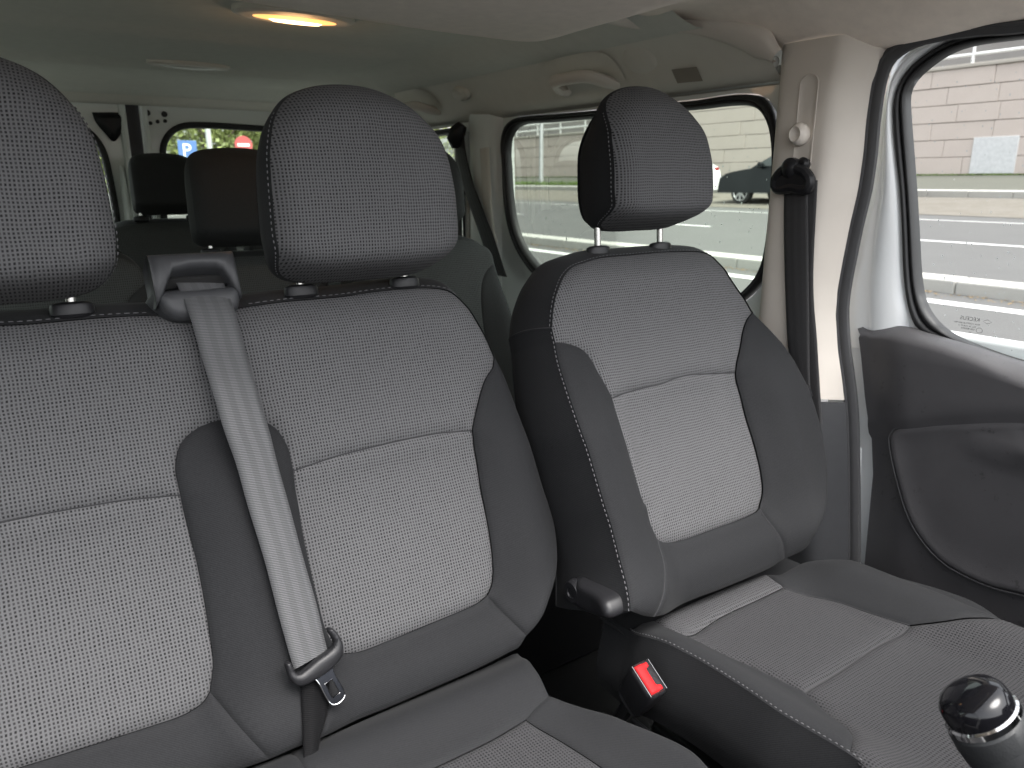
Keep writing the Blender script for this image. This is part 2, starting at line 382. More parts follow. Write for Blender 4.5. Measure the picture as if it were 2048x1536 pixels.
BENSEG={'T1':[(-202,582),(-132,585),(-61,585),(-8,588),(48,589),(91,586),(116,580),(126,569),(132,552),(139,531),(147,511),(154,491),(161,463)],'T2':[(161,463),(153,447),(138,435),(123,418),(107,394),(96,375),(88,358)],'T3':[(88,358),(67,361),(39,364),(6,365),(-28,365),(-68,364),(-92,363),(-117,362),(-152,358),(-182,354)],'T4':[(-182,354),(-182,367),(-182,383),(-186,399),(-192,412),(-203,423),(-218,431)],'L1':[(88,358),(88,346),(86,308),(83,273),(82,246),(80,209),(77,177),(72,148),(65,131),(55,121)],'L2':[(55,121),(44,117),(28,114),(-9,112),(-49,110),(-100,108),(-137,107),(-157,110),(-167,115),(-174,123)],'L3':[(-174,123),(-179,139),(-183,156),(-185,191),(-186,229),(-186,272),(-184,309),(-182,354)],'E1':[(161,463),(171,435),(175,407),(176,378),(178,348),(182,317),(187,281),(192,249),(199,219),(202,186),(194,154),(178,129),(161,111),(140,90),(123,73),(106,60),(94,53)],'D2':[(94,53),(73,90),(55,121)],'G1':[(94,53),(82,40),(68,37),(10,32),(-70,30),(-132,29),(-192,31),(-220,32)],'G2':[(-220,32),(-197,75),(-174,123)]}
DCUSEG={'J':[(115,1),(21,-9),(-101,-8),(-147,-5)],'K1':[(-147,-5),(-160,41),(-155,65)],'K2':[(-155,65),(-62,52),(24,51),(98,50)],'K3':[(98,50),(102,27),(115,1)],'M1':[(-155,65),(-150,74),(-122,146),(-113,197),(-108,237)],'M2':[(-108,237),(-26,236),(79,232),(146,239)],'M3':[(146,239),(139,180),(130,112),(98,50)],'N1':[(-108,237),(-117,264),(-132,299),(-140,318),(-155,334),(-173,347),(-201,361)],'N2':[(146,239),(178,281),(217,311),(254,339)],'Q':[(-196,-6),(-208,32),(-211,81),(-207,122),(-205,156),(-206,215),(-209,269),(-206,314),(-204,357),(-205,378)],'R':[(115,1),(125,21),(180,22),(204,47),(232,100),(265,148),(280,198),(286,249),(278,290),(247,342)]}
BCUSEG={'J':[(100,-16),(90,-19),(26,-12),(-59,-7),(-124,-4),(-184,2),(-263,9)],'RS':[(100,-16),(91,11),(77,54),(74,77),(69,104)],'CS':[(69,104),(42,111),(21,119)],'SL':[(21,119),(-31,124),(-81,125),(-122,125),(-161,127)],'I':[(21,119),(34,161),(42,202),(48,243)],'E':[(69,104),(78,113),(94,138),(107,175),(116,213),(126,248),(137,293),(131,326)]}
BELTL=[(-276,616,-4),(-272,574,16),(-269,520,24),(-266,471,34),(-262,418,40),(-256,376,40),(-252,324,40),(-245,254,40),(-241,185,40),(-238,145,40),(-236,122,40)]
BELTR=[(-219,611,-4),(-217,569,16),(-215,513,24),(-213,463,34),(-210,409,40),(-208,366,40),(-204,313,40),(-200,250,40),(-195,190,40),(-194,156,40),(-193,131,40)]
BELT2L=[(-230,113,36),(-233,90,37),(-238,63,40),(-243,37,44),(-249,12,50)]
BELT2R=[(-197,104,36),(-200,75,37),(-208,58,40),(-223,35,44),(-236,6,50)]
SWIN=[(1956,1194),(1959,1237),(1945,1279),(1888,1305),(1747,1304),(1550,1302),(1358,1301),(1224,1299),(1135,1300),(1083,1297),(1054,1288),(1033,1271),(1016,1244),(1006,1208),(1003,1179),(1000,1112),(1001,1042),(1007,991),(1020,959),(1040,934),(1070,909),(1124,885),(1327,862),(1516,872),(1667,886),(1762,892),(1838,929),(1891,976),(1926,1034),(1945,1107)]
SSEAL=[(1976,1194),(1984,1252),(1970,1297),(1932,1320),(1873,1326),(1741,1323),(1545,1320),(1354,1319),(1221,1317),(1132,1319),(1068,1316),(1038,1306),(1017,1286),(1003,1254),(993,1207),(990,1179),(986,1112),(987,1043),(991,983),(1005,949),(1025,924),(1058,896),(1118,867),(1321,844),(1509,852),(1683,865),(1792,874),(1870,919),(1922,972),(1954,1033),(1971,1107)]
FWIN=[(604,1361),(679,1361),(719,1352),(750,1334),(770,1315),(777,1293),(770,1253),(757,1195),(741,1122),(726,1049),(716,999),(705,958),(691,929),(670,907),(644,891),(620,883),(577,873),(524,865)]
FSEAL=[(604,1374),(666,1377),(706,1373),(745,1358),(772,1339),(789,1314),(795,1283),(791,1248),(779,1195),(764,1137),(752,1078),(738,998),(728,955),(717,923),(700,894),(663,881),(633,877),(578,869),(521,860)]
WSTRIP=[(588,1376),(658,1381),(736,1380),(777,1367),(800,1346),(809,1311),(811,1253),(809,1194),(811,1133),(819,1070),(825,1006),(829,949),(827,902),(814,836),(798,780),(784,723),(771,645),(757,546),(742,433),(725,285)]
CARDTOP=[(816,876),(810,882),(793,877),(752,887),(725,894),(702,894),(679,890),(643,886),(585,878),(516,868)]
CARDFOLD=[(791,876),(749,876),(702,877),(658,875),(615,870),(565,861),(497,844)]
CARDCREASE=[(754,701),(718,714),(656,738),(598,761),(489,794)]
POCKET=[(487,781),(558,760),(637,734),(680,717),(699,706),(705,691),(694,651),(673,599),(647,549),(614,513),(575,490),(531,482),(491,482),(440,491)]
PBELTL=[(932,1149),(924,1067),(910,964),(891,849),(868,763)]
PBELTR=[(882,1149),(872,1070),(859,969),(844,857),(831,766)]
RWIN=[(88,1203),(90,1254),(109,1294),(148,1321),(206,1328),(330,1327),(498,1322),(781,1307),(763,999),(54,1017),(70,1116)]
LWIN=[(-261,1342),(-179,1310),(-145,1282),(-126,1234),(-119,1167),(-119,1083),(-117,1008),(-307,1014)]
DOME1=[(-23,1685),(14,1605),(88,1577),(184,1628),(247,1689),(197,1723),(89,1729),(25,1722)]
DOME2=[(-66,2364),(1,2351),(109,2369),(174,2409),(101,2458),(0,2419)]
LIP=[(-159,1231),(-108,1236),(-26,1251),(57,1259),(123,1274),(224,1282),(332,1286),(408,1286),(438,1266),(432,1219),(410,1157),(390,1106)]
HEADEDGE=[(270,1128),(345,1139),(443,1177),(541,1193),(715,1200),(715,1168)]
CPIL=[(1984,1252),(2107,1301),(2169,1244),(2142,1088),(2054,903),(1883,812)]
BELT3=[(2140,1299),(2148,1242),(2075,1136),(1975,988),(1933,946)]
BELT3b=[(2172,1300),(2170,1243),(2121,1135),(2012,986),(1975,943)]
STRIP=[(2026,1261),(2061,1248),(2054,1166),(2044,1060),(2001,985),(1972,975),(1983,1062),(1999,1180),(2007,1250)]
HANDLE=[(1597,1366),(1588,1411),(1548,1421),(1418,1412),(1379,1399),(1364,1361),(1389,1356)]
BLOCK=[(1213,1447),(1193,1450),(1112,1444),(1049,1426),(976,1387),(954,1375),(955,1369),(962,1353),(972,1347),(995,1355),(1021,1375),(1059,1401),(1111,1423),(1163,1424),(1205,1428)]
SROW=[(530,1006),(641,1007),(694,1005),(737,996),(767,984),(793,956),(820,907),(848,852),(870,791)]
SROWHR=[(-41,1173),(-27,1205),(43,1218),(123,1213),(-51,1022),(110,1010),(684,1192),(698,1037)]
TROWHR=[(-79,1197),(-66,1218),(16,1226),(83,1214),(113,1159),(108,1053),(-83,1041),(-88,1120)]
BELTANCHOR=[(907,1164),(908,1232),(832,760),(921,1327),(883,1203)]
KNOBP=[(0.147,0.223,0.767),(0.15,0.213,0.741),(0.156,0.196,0.702)]
def mm(seg): return [tuple(x / 1000 for x in p) for p in seg]
# ------------------------------------------------------------------ the van shell (the setting we stand in)
van = thing('van', 'white passenger van seen from inside, with beige headliner and pillars', 'van')
def side(sx, name, rows, mat, parent, **k):
    return loft(name, [[(sx * x, y, z) for x, y, z in r] for r in rows], mat, parent, **k)
# floor, sills
obj('floor', [(-.86, -.9, 0), (.86, -.9, 0), (.86, 3.05, 0), (-.86, 3.05, 0)], [(0, 1, 2, 3)], M['floor'], van, False)
# outer roof skin keeps the sky out above the linings
for sx in (-1, 1):
    rbox('body_side', (sx * .905, 2.02, 1.437), (.012, 2.06, .216), M['white'], van, .004); rbox('body_side', (sx * .905, .70, 1.470), (.012, .56, .15), M['white'], van, .004)
rbox('unseen_bonnet', (0, -1.42, .84), (1.60, .95, .05), M['white'], van, .02, Matrix.Rotation(math.radians(9), 3, 'X'))  # unseen part, added to bounce light up onto the headliner
sw = part('unseen_steering_wheel', van); Ms = Matrix.Translation((.47, .02, .80)) @ Matrix.Rotation(math.radians(38), 4, 'X')  # unseen steering wheel and column, added to block light on the driver seat
m = MB(); m.tube([Ms @ Vector((.185 * math.cos(t), .185 * math.sin(t), 0)) for t in np.linspace(0, 2 * math.pi, 41)[:-1]], .016, 10, closed=True); m.build('rim', M['plastic2'], sw)
m = MB(); m.lathe([(.075, -.05), (.080, -.02), (.070, .012), (.001, .022)], Ms, 24)
for t in (0, math.pi, 1.5 * math.pi): m.tube([Ms @ Vector((.05 * math.cos(t), .05 * math.sin(t), -.01)), Ms @ Vector((.18 * math.cos(t), .18 * math.sin(t), 0))], .018, 8)
m.build('hub', M['plastic2'], sw)
m = MB(); m.tube([Ms @ Vector((0, 0, -.04)), Ms @ Vector((0, 0, -.30))], .045, 12); m.build('column', M['plastic2'], sw)
rbox('unseen_binnacle', (.47, -.36, .93), (.40, .22, .14), M['plastic'], van, .03)  # unseen, added with the wheel to block light from the seat
rbox('unseen_dashboard', (0, -.64, .455), (1.66, .55, .91), M['plastic'], van, .05)  # unseen block, added to cut low light on the seats
rbox('roof_skin', (0, 1.74, 1.545), (1.86, 2.66, .02), M['white'], van, .004)
def zc(x, z0=1.452, z1=1.374): return z0 - (z0 - z1) * S(.69, .872, abs(x))
# front headliner with a rolled rear edge
xs = np.linspace(-.865, .865, 75)
rows = []
for y, dz in ((.40, .02), (.44, 0), (.55, 0), (.7, 0), (.9, 0), (1.05, 0), (1.14, 0), (1.165, .002), (1.178, .008), (1.182, .018), (1.18, .05)):
    rows.append([(x, .40 + (y - .40) * (1.0 - .245 * S(.67, .81, abs(x))) , zc(x, z1=1.378 - .017 * S(.68, .80, y)) + dz + (.006 * math.exp(-((y - .95) / .12) ** 2))) for x in xs])
hl = loft('front_headliner', rows, M['head'], van, flip=False)
# overhead console plate under the lining, rear edge towards the back seats
con = [(-.52, .55), (.40, .55), (.45, .9), (.462, 1.10)] + [(.470, 1.20), (.462, 1.255), (.445, 1.278), (.415, 1.286)] + [(.33, 1.286), (.2, 1.281), (.05, 1.262), (-.1, 1.243), (-.25, 1.230), (-.45, 1.21), (-.5, 1.18), (-.52, 1.1)]
V, F, A = cdt(cr(con + [con[0]], .02)[:-1], (), .03, (.006, .014, .024))
d = poly_dist(V, A)
zb = [1.400 + .050 * (1 - min(1, k / .03)) ** 2.2 + .0 * x for (x, y), k in zip(V, d)]
obj('overhead_console', [(x, y, z) for (x, y), z in zip(V, zb)] , [f[::-1] for f in F], M['head'], van)
# rear headliner: shallow cross ribs
ys = np.linspace(1.10, 2.98, 70)
def zr(x, y):
    z = 1.482 - .05 * S(.55, .72, abs(x))
    z -= .014 * S(1.95, 2.02, y) * (1 - S(2.38, 2.46, y)) * (1 - S(.5, .6, abs(x)))
    z -= .022 * S(2.46, 2.52, y) ; z -= .035 * S(2.80, 2.95, y)
    return z
xr = np.linspace(-.74, .74, 45)
loft('rear_headliner', [[(x, y, zr(x, y)) for x in xr] for y in ys], M['headr'], van)
M['bulb'] = emit('bulb_glow', (1.0, .70, .36), 1.6)
# lamps in the rear headliner
def lamp(px, py, z, a, b, on):
    m = MB(); P = Matrix.Translation((px, py, z)) @ Matrix.Rotation(math.pi, 4, 'X')
    m.lathe([(.001, -.01), (1.0, -.01), (1.02, .004), (.96, .008), (.86, .009)], P @ Matrix.Diagonal((a, b, 1, 1)), 40)
    l = m.build('ceiling_lamp', M['trimr'], van)
    m = MB(); m.lathe([(.84, .004), (.8, .010), (.5, .013), (.001, .014)], P @ Matrix.Diagonal((a * .86, b * .60, 1, 1)), 32)
    m.build('lens', M['lamp'] if on else M['lampoff'], l)
    if on:
        m = MB(); m.lathe([(.84, .012), (.7, .016), (.01, .0175)], P @ Matrix.Translation((0, 0, 0)) @ Matrix.Diagonal((a * .55, b * .22, 1, 1)), 24); m.build('bulb', M['bulb'], l)
    return l
lamp(.115, 1.64, 1.476, .125, .062, True); lamp(.06, 2.40, 1.466, .11, .045, False)
ld = bpy.data.lights.new('ceiling_lamp_light', 'POINT'); ld.energy = .08; ld.color = (1, .55, .25); ld.shadow_soft_size = .04
lo = bpy.data.objects.new('ceiling_lamp_light', ld); COL.objects.link(lo); lo.location = (.115, 1.64, 1.445); lo.parent = van
# side walls -------------------------------------------------------------
swin = mm(SWIN); sseal = mm(SSEAL)
qw_o = [(2.20, .93), (2.22, .90), (2.26, .885), (2.82, .885), (2.86, .90), (2.875, .94), (2.86, 1.24), (2.845, 1.285), (2.80, 1.305), (2.28, 1.318), (2.235, 1.305), (2.215, 1.27)]
def shrink(L, k):
    A = np.array(L); T = np.roll(A, -1, 0) - np.roll(A, 1, 0); T /= np.linalg.norm(T, axis=1)[:, None]; N = np.stack([-T[:, 1], T[:, 0]], 1)
    a = .5 * sum(A[i - 1][0] * A[i][1] - A[i][0] * A[i - 1][1] for i in range(len(A)))
    return A + N * (k if a > 0 else -k)
def win(sx, outer, inner, x0, xg, par, gmat, drops=0):
    N = 160
    o = rs(cr(list(outer) + [outer[0]], .01)[:-1], N, True); i = rs(cr(list(inner) + [inner[0]], .01)[:-1], N, True)
    # align the starts
    k = int(np.argmin(np.hypot(*(i - o[0]).T))); i = np.roll(i, -k, 0)
    if np.hypot(*(i[10] - o[10])) > np.hypot(*(i[-10] - o[10])): i = np.roll(i[::-1], 1, 0)
    rows = []
    for f, dx in ((0, .012), (.0, -.004), (.12, -.012), (.35, -.014), (.5, -.010), (.55, -.002), (.6, -.010), (.8, -.008), (1.0, .004), (1.02, .014)):
        rows.append([(sx * (x0 + dx), *(o[j] * (1 - f) + i[j] * f)) for j in range(N)])
    w = loft('side_window', rows, M['rubber'], par, closed=True)
    V, F, A = cdt(i + (o - i) * .3, (), None)
    obj('pane', [(sx * xg, y, z) for y, z in V], F, gmat, w, False)
    if drops:
        m = MB(); c = 0; lo = i.min(0); hi = i.max(0)
        while c < drops:
            p = RNG.uniform(lo, hi)
            if not poly_in(p[None], i)[0]: continue
            r = RNG.uniform(.0006, .0019) * (1 if RNG.random() < .85 else 1.4); st = 1.0 if RNG.random() < .7 else RNG.uniform(1.4, 4)
            R = Matrix.Translation((sx * (xg + .0015), p[0], p[1])) @ Matrix.Rotation(sx * math.pi / 2, 4, 'Y') @ Matrix.Diagonal((r * st, r, r * .55, 1))
            m.lathe([(1, 0), (.8, .6), (.35, .95), (.01, 1)], R, 7); c += 1
        d = m.build('raindrops', M['drop'], w); d['kind'] = 'stuff'
    return w
m_, nt_, b_, o_ = newmat('water_drop'); b_.inputs['Base Color'].default_value = (.9, .93, .93, 1); b_.inputs['Roughness'].default_value = .03; b_.inputs['Transmission Weight'].default_value = .6; b_.inputs['IOR'].default_value = 1.33
M['drop'] = m_
ws = mm(WSTRIP)
def yws(z):
    a = sorted((p[1], p[0]) for p in ws[4:]); return float(np.interp(z, [q[0] for q in a], [q[1] for q in a]))
for sx in (1, -1):
    drv = sx == 1
    # painted inner wall with window openings
    outl = [(.995, .02), (2.99, .02), (2.99, 1.36), (.995, 1.36)]
    h1 = shrink(rs(cr(sseal + [sseal[0]], .02)[:-1], 90, True), -.004); h2 = shrink(rs(cr(qw_o + [qw_o[0]], .02)[:-1], 60, True), -.004)
    V, F, A = cdt(outl, (h1, h2), .05)
    w = obj('side_wall', [(sx * (.852 + .0 * y), y, z) for y, z in V], F, M['cream'], van, False)
    win(sx, sseal, swin, .846, .858, van, M['tint'], 260 if drv else 0)
    win(sx, qw_o, shrink(qw_o, .02), .846, .858, van, M['tint'])
    # stepped rails above the windows
    m = MB()
    for x, z, r in ((.842, 1.338, .007), (.830, 1.352, .010), (.812, 1.366, .010)): m.tube([(sx * x, y, z + .003 * math.sin((y - 1) * 1.5)) for y in np.linspace(.99, 2.96, 40)], r, 8)
    m.build('header_rail', M['cream'], van)
    # B pillar trim, beige above and dark below
    def sec(z):
        y0 = yws(z); yl = .992
        return [(.866, y0), (.852, y0 + .006), (.832, y0 + .022), (.812, y0 + .040), (.8035, y0 + .052), (.8005, y0 + .064), (.800, y0 + .095), (.800, .955), (.806, .972), (.822, .984), (.842, yl), (.856, yl + .004)]
    def up(sec): return rs(cr(sec, .006), 44)
    zs = np.linspace(.742, 1.392, 42)
    side(sx, 'pillar_trim', [[(x, y, z) for x, y in up(sec(z))] for z in zs], M['trim'], van, flip=(sx < 0))
    zs = np.linspace(.02, .738, 30)
    side(sx, 'lower_pillar_trim', [[(x - .002, y, z) for x, y in up(sec(z))] for z in zs], M['plastic'], van, flip=(sx < 0))
    # rear cove trim
    cs = cr([(.850, 1.330), (.826, 1.338), (.806, 1.352), (.790, 1.372), (.770, 1.398), (.735, 1.428), (.68, 1.452), (.62, 1.47)], .008)
    yy = np.linspace(0, 1, 40)
    rows = []
    for x, z in cs:
        y0 = .985 + .175 * S(1.36, 1.47, z)
        rows.append([(x, y0 + (2.985 - y0) * k, z) for k in yy])
    cv = side(sx, 'cove_trim', rows, M['trimr'], van, flip=(sx > 0))
    # its light front rim, an arched band
    arc = cr([(.560, 1.225, 1.468), (.610, 1.232, 1.464), (.650, 1.228, 1.461), (.690, 1.205, 1.456), (.730, 1.140, 1.448), (.755, 1.070, 1.430), (.775, 1.010, 1.404), (.790, .968, 1.372)], .008)
    prof = [(-.5, .0), (-.46, -.012), (-.2, -.017), (.25, -.016), (.45, -.010), (.5, .004)]
    rows = []
    for i, p in enumerate(arc):
        k = i / (len(arc) - 1); wd_ = .030 + .030 * S(.3, .95, k)
        t = np.array(arc[min(i + 1, len(arc) - 1)]) - np.array(arc[max(i - 1, 0)]); t /= np.linalg.norm(t)
        n = np.array((-.72, -.35, -.60)); n -= t * (n @ t); n /= np.linalg.norm(n); b = np.cross(t, n)
        e = 1 - .55 * S(.9, 1.0, k) - .5 * (1 - S(0, .08, k))
        rows.append([p + b * (u * wd_ * e) - n * (h * 1.0) for u, h in prof])
    side(sx, 'cove_rim', [[tuple(q) for q in r] for r in rows], M['trim'], van, flip=(sx < 0))
    if drv:
        # paper label, grab handles, coat hook on the cove
        def cov(y, z, o=.0):
            x = float(np.interp(z, [c[1] for c in cs], [c[0] for c in cs])); return (x - o * .8, y, z - o * .6)
        L = [cov(1.235, 1.352, .002), cov(1.165, 1.350, .002), cov(1.165, 1.376, .002), cov(1.235, 1.378, .002)]
        obj('sticker', L, [(0, 1, 2, 3)], M['label'], van, False)
        def handle(y0, y1, nm='grab_handle'):
            m = MB(); P = cr([cov(y1, 1.366, -.004), cov(y1, 1.380, .016), cov(y1 - .02, 1.402, .034), cov(y1 - .05, 1.408, .040), cov((y0 + y1) / 2, 1.409, .042), cov(y0 + .05, 1.408, .040), cov(y0 + .02, 1.402, .034), cov(y0, 1.380, .016), cov(y0, 1.366, -.004)], .01)
            n = len(P); m.tube(P, [.013 + .006 * abs(2 * i / (n - 1) - 1) ** 3 for i in range(n)], 12, up=(1, 0, .6), sx=.75, sy=1.15)
            h = m.build(nm, M['trim'], van)
            # recessed back plate
            V, F, A = cdt(cr([(y0 - .05, 1.372), (y0 - .04, 1.42), (y0 + .02, 1.435), (y1 - .02, 1.432), (y1 + .03, 1.415), (y1 + .03, 1.372), (y0 - .05, 1.372)], .01)[:-1], (), .02)
            obj('back_plate', [cov(y, z, .003) for y, z in V], F, M['trimr'], h)
        handle(1.43, 1.61); handle(2.30, 2.52)
        V, F, A = cdt([(1.315 + .05 * math.cos(t), 1.402 + .024 * math.sin(t)) for t in np.linspace(0, 2 * math.pi, 40)[:-1]], (), .01); d = poly_dist(V, A)
        obj('screw_cover', [cov(y, z, .0045 * min(1, k / .004)) for (y, z), k in zip(V, d)], F, M['trimr'], van)
        m = MB(); m.lathe([(.030, 0), (.028, .014), (.020, .022), (.001, .024)], Matrix.Translation(cov(2.08, 1.405, -.002)) @ Matrix.Rotation(math.radians(-125), 4, 'Y') @ Matrix.Diagonal((.8, 1.4, 1, 1)), 24); m.build('coat_hook', M['trimr'], van)
        # C pillar: moulded inset strip and rounded column
        m = MB(); m.tube([(.880, 2.095, .10), (.876, 2.095, .9), (.872, 2.09, 1.15), (.868, 2.085, 1.28), (.86, 2.08, 1.35)], [.085, .082, .080, .078, .074], 16, up=(1, 0, 0), sx=.72, sy=1.25); m.build('rear_pillar', M['cream'], van)
        m = MB(); m.tube([(.838, 2.245, .3), (.838, 2.245, 1.30)], .012, 8); m.tube([(.838, 2.185, .3), (.838, 2.185, 1.30)], .009, 8); m.build('rear_pillar_rib', M['cream'], van)
        st = [(.812, 2.040, 1.245), (.812, 2.035, 1.18), (.811, 2.026, 1.09), (.811, 2.010, 1.00), (.812, 1.995, .955)]
        m = MB(); m.tube(cr([(x + .003, y, z) for x, y, z in st], .02), .026, 12, up=(1, 0, 0), sx=.22); m.build('pillar_insert', M['trimr'], van)
        # B pillar slot and height adjuster
        slot = [(.902 + .019 * math.cos(a), 1.315 + .019 * math.sin(a)) for a in np.linspace(0, math.pi, 12)] + [(.883, 1.16), (.921, 1.16)]
        V, F, A = cdt(rs(slot, 60, True), (), .008); d = poly_dist(V, A)
        obj('adjuster_slot', [(.7985 + .0025 * min(1, k / .004) - .002, y, z) for (y, z), k in zip(V, d)], F, M['trim'], van)
        m = MB(); m.tube([(.7978, y, z) for y, z in rs(slot[:12], 40)] + [(.7978, .8835, z) for z in np.linspace(1.31, 1.17, 6)], .0012, 6); m.tube([(.7978, .9205, z) for z in np.linspace(1.315, 1.17, 6)], .0014, 6)
        m.build('slot_edge', M['trim'], van)
        m = MB(); R = Matrix.Translation((.797, .906, 1.231)) @ Matrix.Rotation(-math.pi / 2, 4, 'Y')
        m.lathe([(.015, -.004), (.0185, .002), (.0195, .010), (.0175, .018), (.0125, .023), (.0095, .0215), (.006, .018), (.001, .017)], R, 28, 1.05, .95)
        m.build('belt_height_knob', M['trim'], van)
    # ---------------- front door
    door = part('front_door', van)
    wsm = [(.868, y, z) for y, z in ws] ; fsl = mm(FSEAL); fwn = mm(FWIN)
    m = MB(); P = [(sx * .862, y, z) for y, z in cr([(.30, 1.372), (.45, 1.376)] + ws + [(.70, .1)], .012)]
    m.tube(P, .0135, 12, up=(1, 0, 0), sx=.62, sy=1.1); m.tube([(x - sx * .006, y + .006, z) for x, y, z in P], .0045, 8); m.build('weatherstrip', M['rubber2'], van)
    # body-coloured frame between weatherstrip and glass seal, with a soft ridge
    n = 70; a = rs(cr(ws[0:14], .01), n); b = rs(cr(fsl[:14] + [(.712, .895), (.713, .85)], .01), n)
    rows = []
    for f, x in ((-.5, .905), (-.05, .900), (0, .897), (.14, .893), (.30, .892), (.36, .888), (.48, .884), (.62, .884), (.78, .887), (.9, .893), (1, .905)):
        rows.append([(x, *(a[i] * (1 - f) + b[i] * f)) for i in range(n)])
    side(sx, 'window_frame', rows, M['white'], door, flip=(sx > 0))
    lf = cdt([(.86, .70), (.86, .99)] + fsl[11:18] + [(.55, .70)], (), None); obj('lower_frame', [(sx * .9005, y, z) for y, z in lf[0]], lf[1], M['white'], door, False)
    rbox('door_skin', (sx * .935, .26, .50), (.03, 1.10, .78), M['white'], door, .01)
    # seal and glass
    ext_o = [(.40, 1.365), (.20, 1.33), (.0, 1.20), (-.20, 1.0), (-.28, .83), (-.1, .82), (.2, .838), (.4, .85)]
    ext_i = [(.40, 1.350), (.21, 1.315), (.015, 1.19), (-.18, 1.0), (-.25, .845), (-.1, .838), (.2, .848), (.4, .856)]
    N = 220; o = rs(cr(fsl + ext_o[::-1] + [fsl[0]], .01)[:-1], N, True); i = rs(cr(fwn + ext_i[::-1] + [fwn[0]], .01)[:-1], N, True)
    idx = [int(np.argmin(np.hypot(*(i - p).T))) for p in o]
    rows = []
    for f, dx in ((0, .012), (0, -.006), (.1, -.014), (.4, -.015), (.5, -.006), (.58, -.004), (.64, -.012), (.85, -.010), (1, -.002), (1.0, .012)):
        rows.append([(sx * (.903 + dx), *(o[j] * (1 - f) + i[idx[j]] * f)) for j in range(N)])
    loft('window_seal', rows, M['rubber'], door, closed=True)
    V, F, A = cdt(i + (i.mean(0) - i) * -.015, (), None)
    g = obj('window_pane', [(sx * .909, y, z) for y, z in V], F, M['glass'], door, False)
    if drv:
        mdrop = MB(); c = 0; lo_ = i.min(0); hi_ = i.max(0)
        while c < 260:
            p = np.array((RNG.uniform(.35, .80), RNG.uniform(.86, 1.34)))
            if not poly_in(p[None], i)[0]: continue
            r = RNG.uniform(.0005, .0014)
            mdrop.lathe([(1, 0), (.8, .6), (.35, .95), (.01, 1)], Matrix.Translation((.9105, p[0], p[1])) @ Matrix.Rotation(math.pi / 2, 4, 'Y') @ Matrix.Diagonal((r * RNG.uniform(1, 1.8), r, r * .5, 1)), 6); c += 1
        mdrop.build('raindrops', M['drop'], door)['kind'] = 'stuff'
        # etched maker's mark, read from outside (so mirrored from in here)
        m_, nt_, b_, o_ = newmat('etched_print'); b_.inputs['Base Color'].default_value = (.10, .10, .10, 1); b_.inputs['Roughness'].default_value = .8; M['etch'] = m_
        for txt, sz, dy, dz in (('KECEUS', .0092, 0, 0), ('PWR COPPTUR BEXTBH', .0040, -.0016, -.0068), ('DG: 34 VG8 M 11', .0040, .0042, -.0114), ('43R-000494', .0046, .0056, -.0160), ('20', .0042, .0100, -.0218)):
            cu = bpy.data.curves.new('etched_mark', 'FONT'); cu.body = txt; cu.size = sz; cu.extrude = .00005
            to = bpy.data.objects.new('etched_mark', cu_mesh(cu)); COL.objects.link(to); to.data.materials.append(M['etch'])
            to.matrix_world = Matrix.Translation((.9080, .602 + dy, .918 + dz - dy * .0)) @ Matrix(((0, 0, 1, 0), (1, 0, 0, 0), (0, 1, 0, 0), (0, 0, 0, 1)))
            to.parent = door
        m = MB(); q = [(.908, .597, .920), (.908, .590, .9235), (.908, .5835, .920), (.908, .590, .9165)]
        m.tube(q, .0004, 4, closed=True); m.tube([(.908, .6005 + .005 * math.cos(t), .9035 + .0042 * math.sin(t)) for t in np.linspace(0, 2 * math.pi, 20)[:-1]], .0004, 4, closed=True); m.build('etched_logo', M['etch'], door)
    # door card
    top = mm(CARDTOP) + [(.3, .845), (.0, .82), (-.25, .80)]; fold = mm(CARDFOLD) + [(.3, .805), (0, .775), (-.25, .76)]; cre = mm(CARDCREASE) + [(.3, .81), (0, .79), (-.25, .77)]
    n = 90; T = rs(cr(top, .01), n); Fo = rs(cr(fold, .01), n); Cr = rs(cr(cre, .01), n)
    low = rs(cr([(.738, .60), (.66, .615), (.55, .64), (.3, .67), (-.25, .65)], .01), n); bot = rs([(.722, .12), (-.25, .12)], n)
    Fo[:, 1] = np.minimum(Fo[:, 1], T[:, 1] - .006)
    mid1 = Fo * .75 + Cr * .25; mid2 = Fo * .3 + Cr * .7
    rows = []
    for cvv, x in ((T + [0, -.004], .905), (T, .888), (T * .75 + Fo * .25, .874), (T * .3 + Fo * .7, .860), (Fo + [0, -.002], .853), (Fo + [0, -.008], .850), (mid1, .850), (mid2, .852), (Cr + [0, .012], .852), (Cr + [0, -.004], .855), (Cr + [0, -.02], .862), (Cr * .7 + low * .3, .866), (low, .868), (low * .5 + bot * .5, .870), (bot, .872)):
        R = []
        for j in range(n):
            e = 1 - S(0, 8, j)
            R.append((x + .018 * e, cvv[j][0], cvv[j][1]))
        rows.append(R)
    side(sx, 'door_card', rows, M['door'], door, flip=(sx > 0))
    if drv:
        m = MB(); m.tube([(.874, .7625, .650), (.873, .752, .55), (.872, .7375, .425)], [.0012, .0026, .0034], 8); m.build('door_edge_strip', M['white'], door)
    pk = mm(POCKET); pk2 = cr([(-.2, .80), (.2, .81), (.4, .80)] + pk + [(.3, .50), (0, .52), (-.2, .54), (-.2, .80)], .01)[:-1]
    V, F, A = cdt(rs(pk2, 170, True), (), .02, (.003, .007, .014)); d = poly_dist(V, A)
    hz = [.866 - .007 * min(1, k / .004) + .004 * S(.004, .03, k) - .020 * math.exp(-((z - .735) / .020) ** 2) * S(.02, .05, k) * S(.75, .45, y) for (y, z), k in zip(V, d)]
    obj('door_pocket', [(sx * x, y, z) for (y, z), x in zip(V, hz)], F if sx < 0 else [f[::-1] for f in F], M['door'], door)
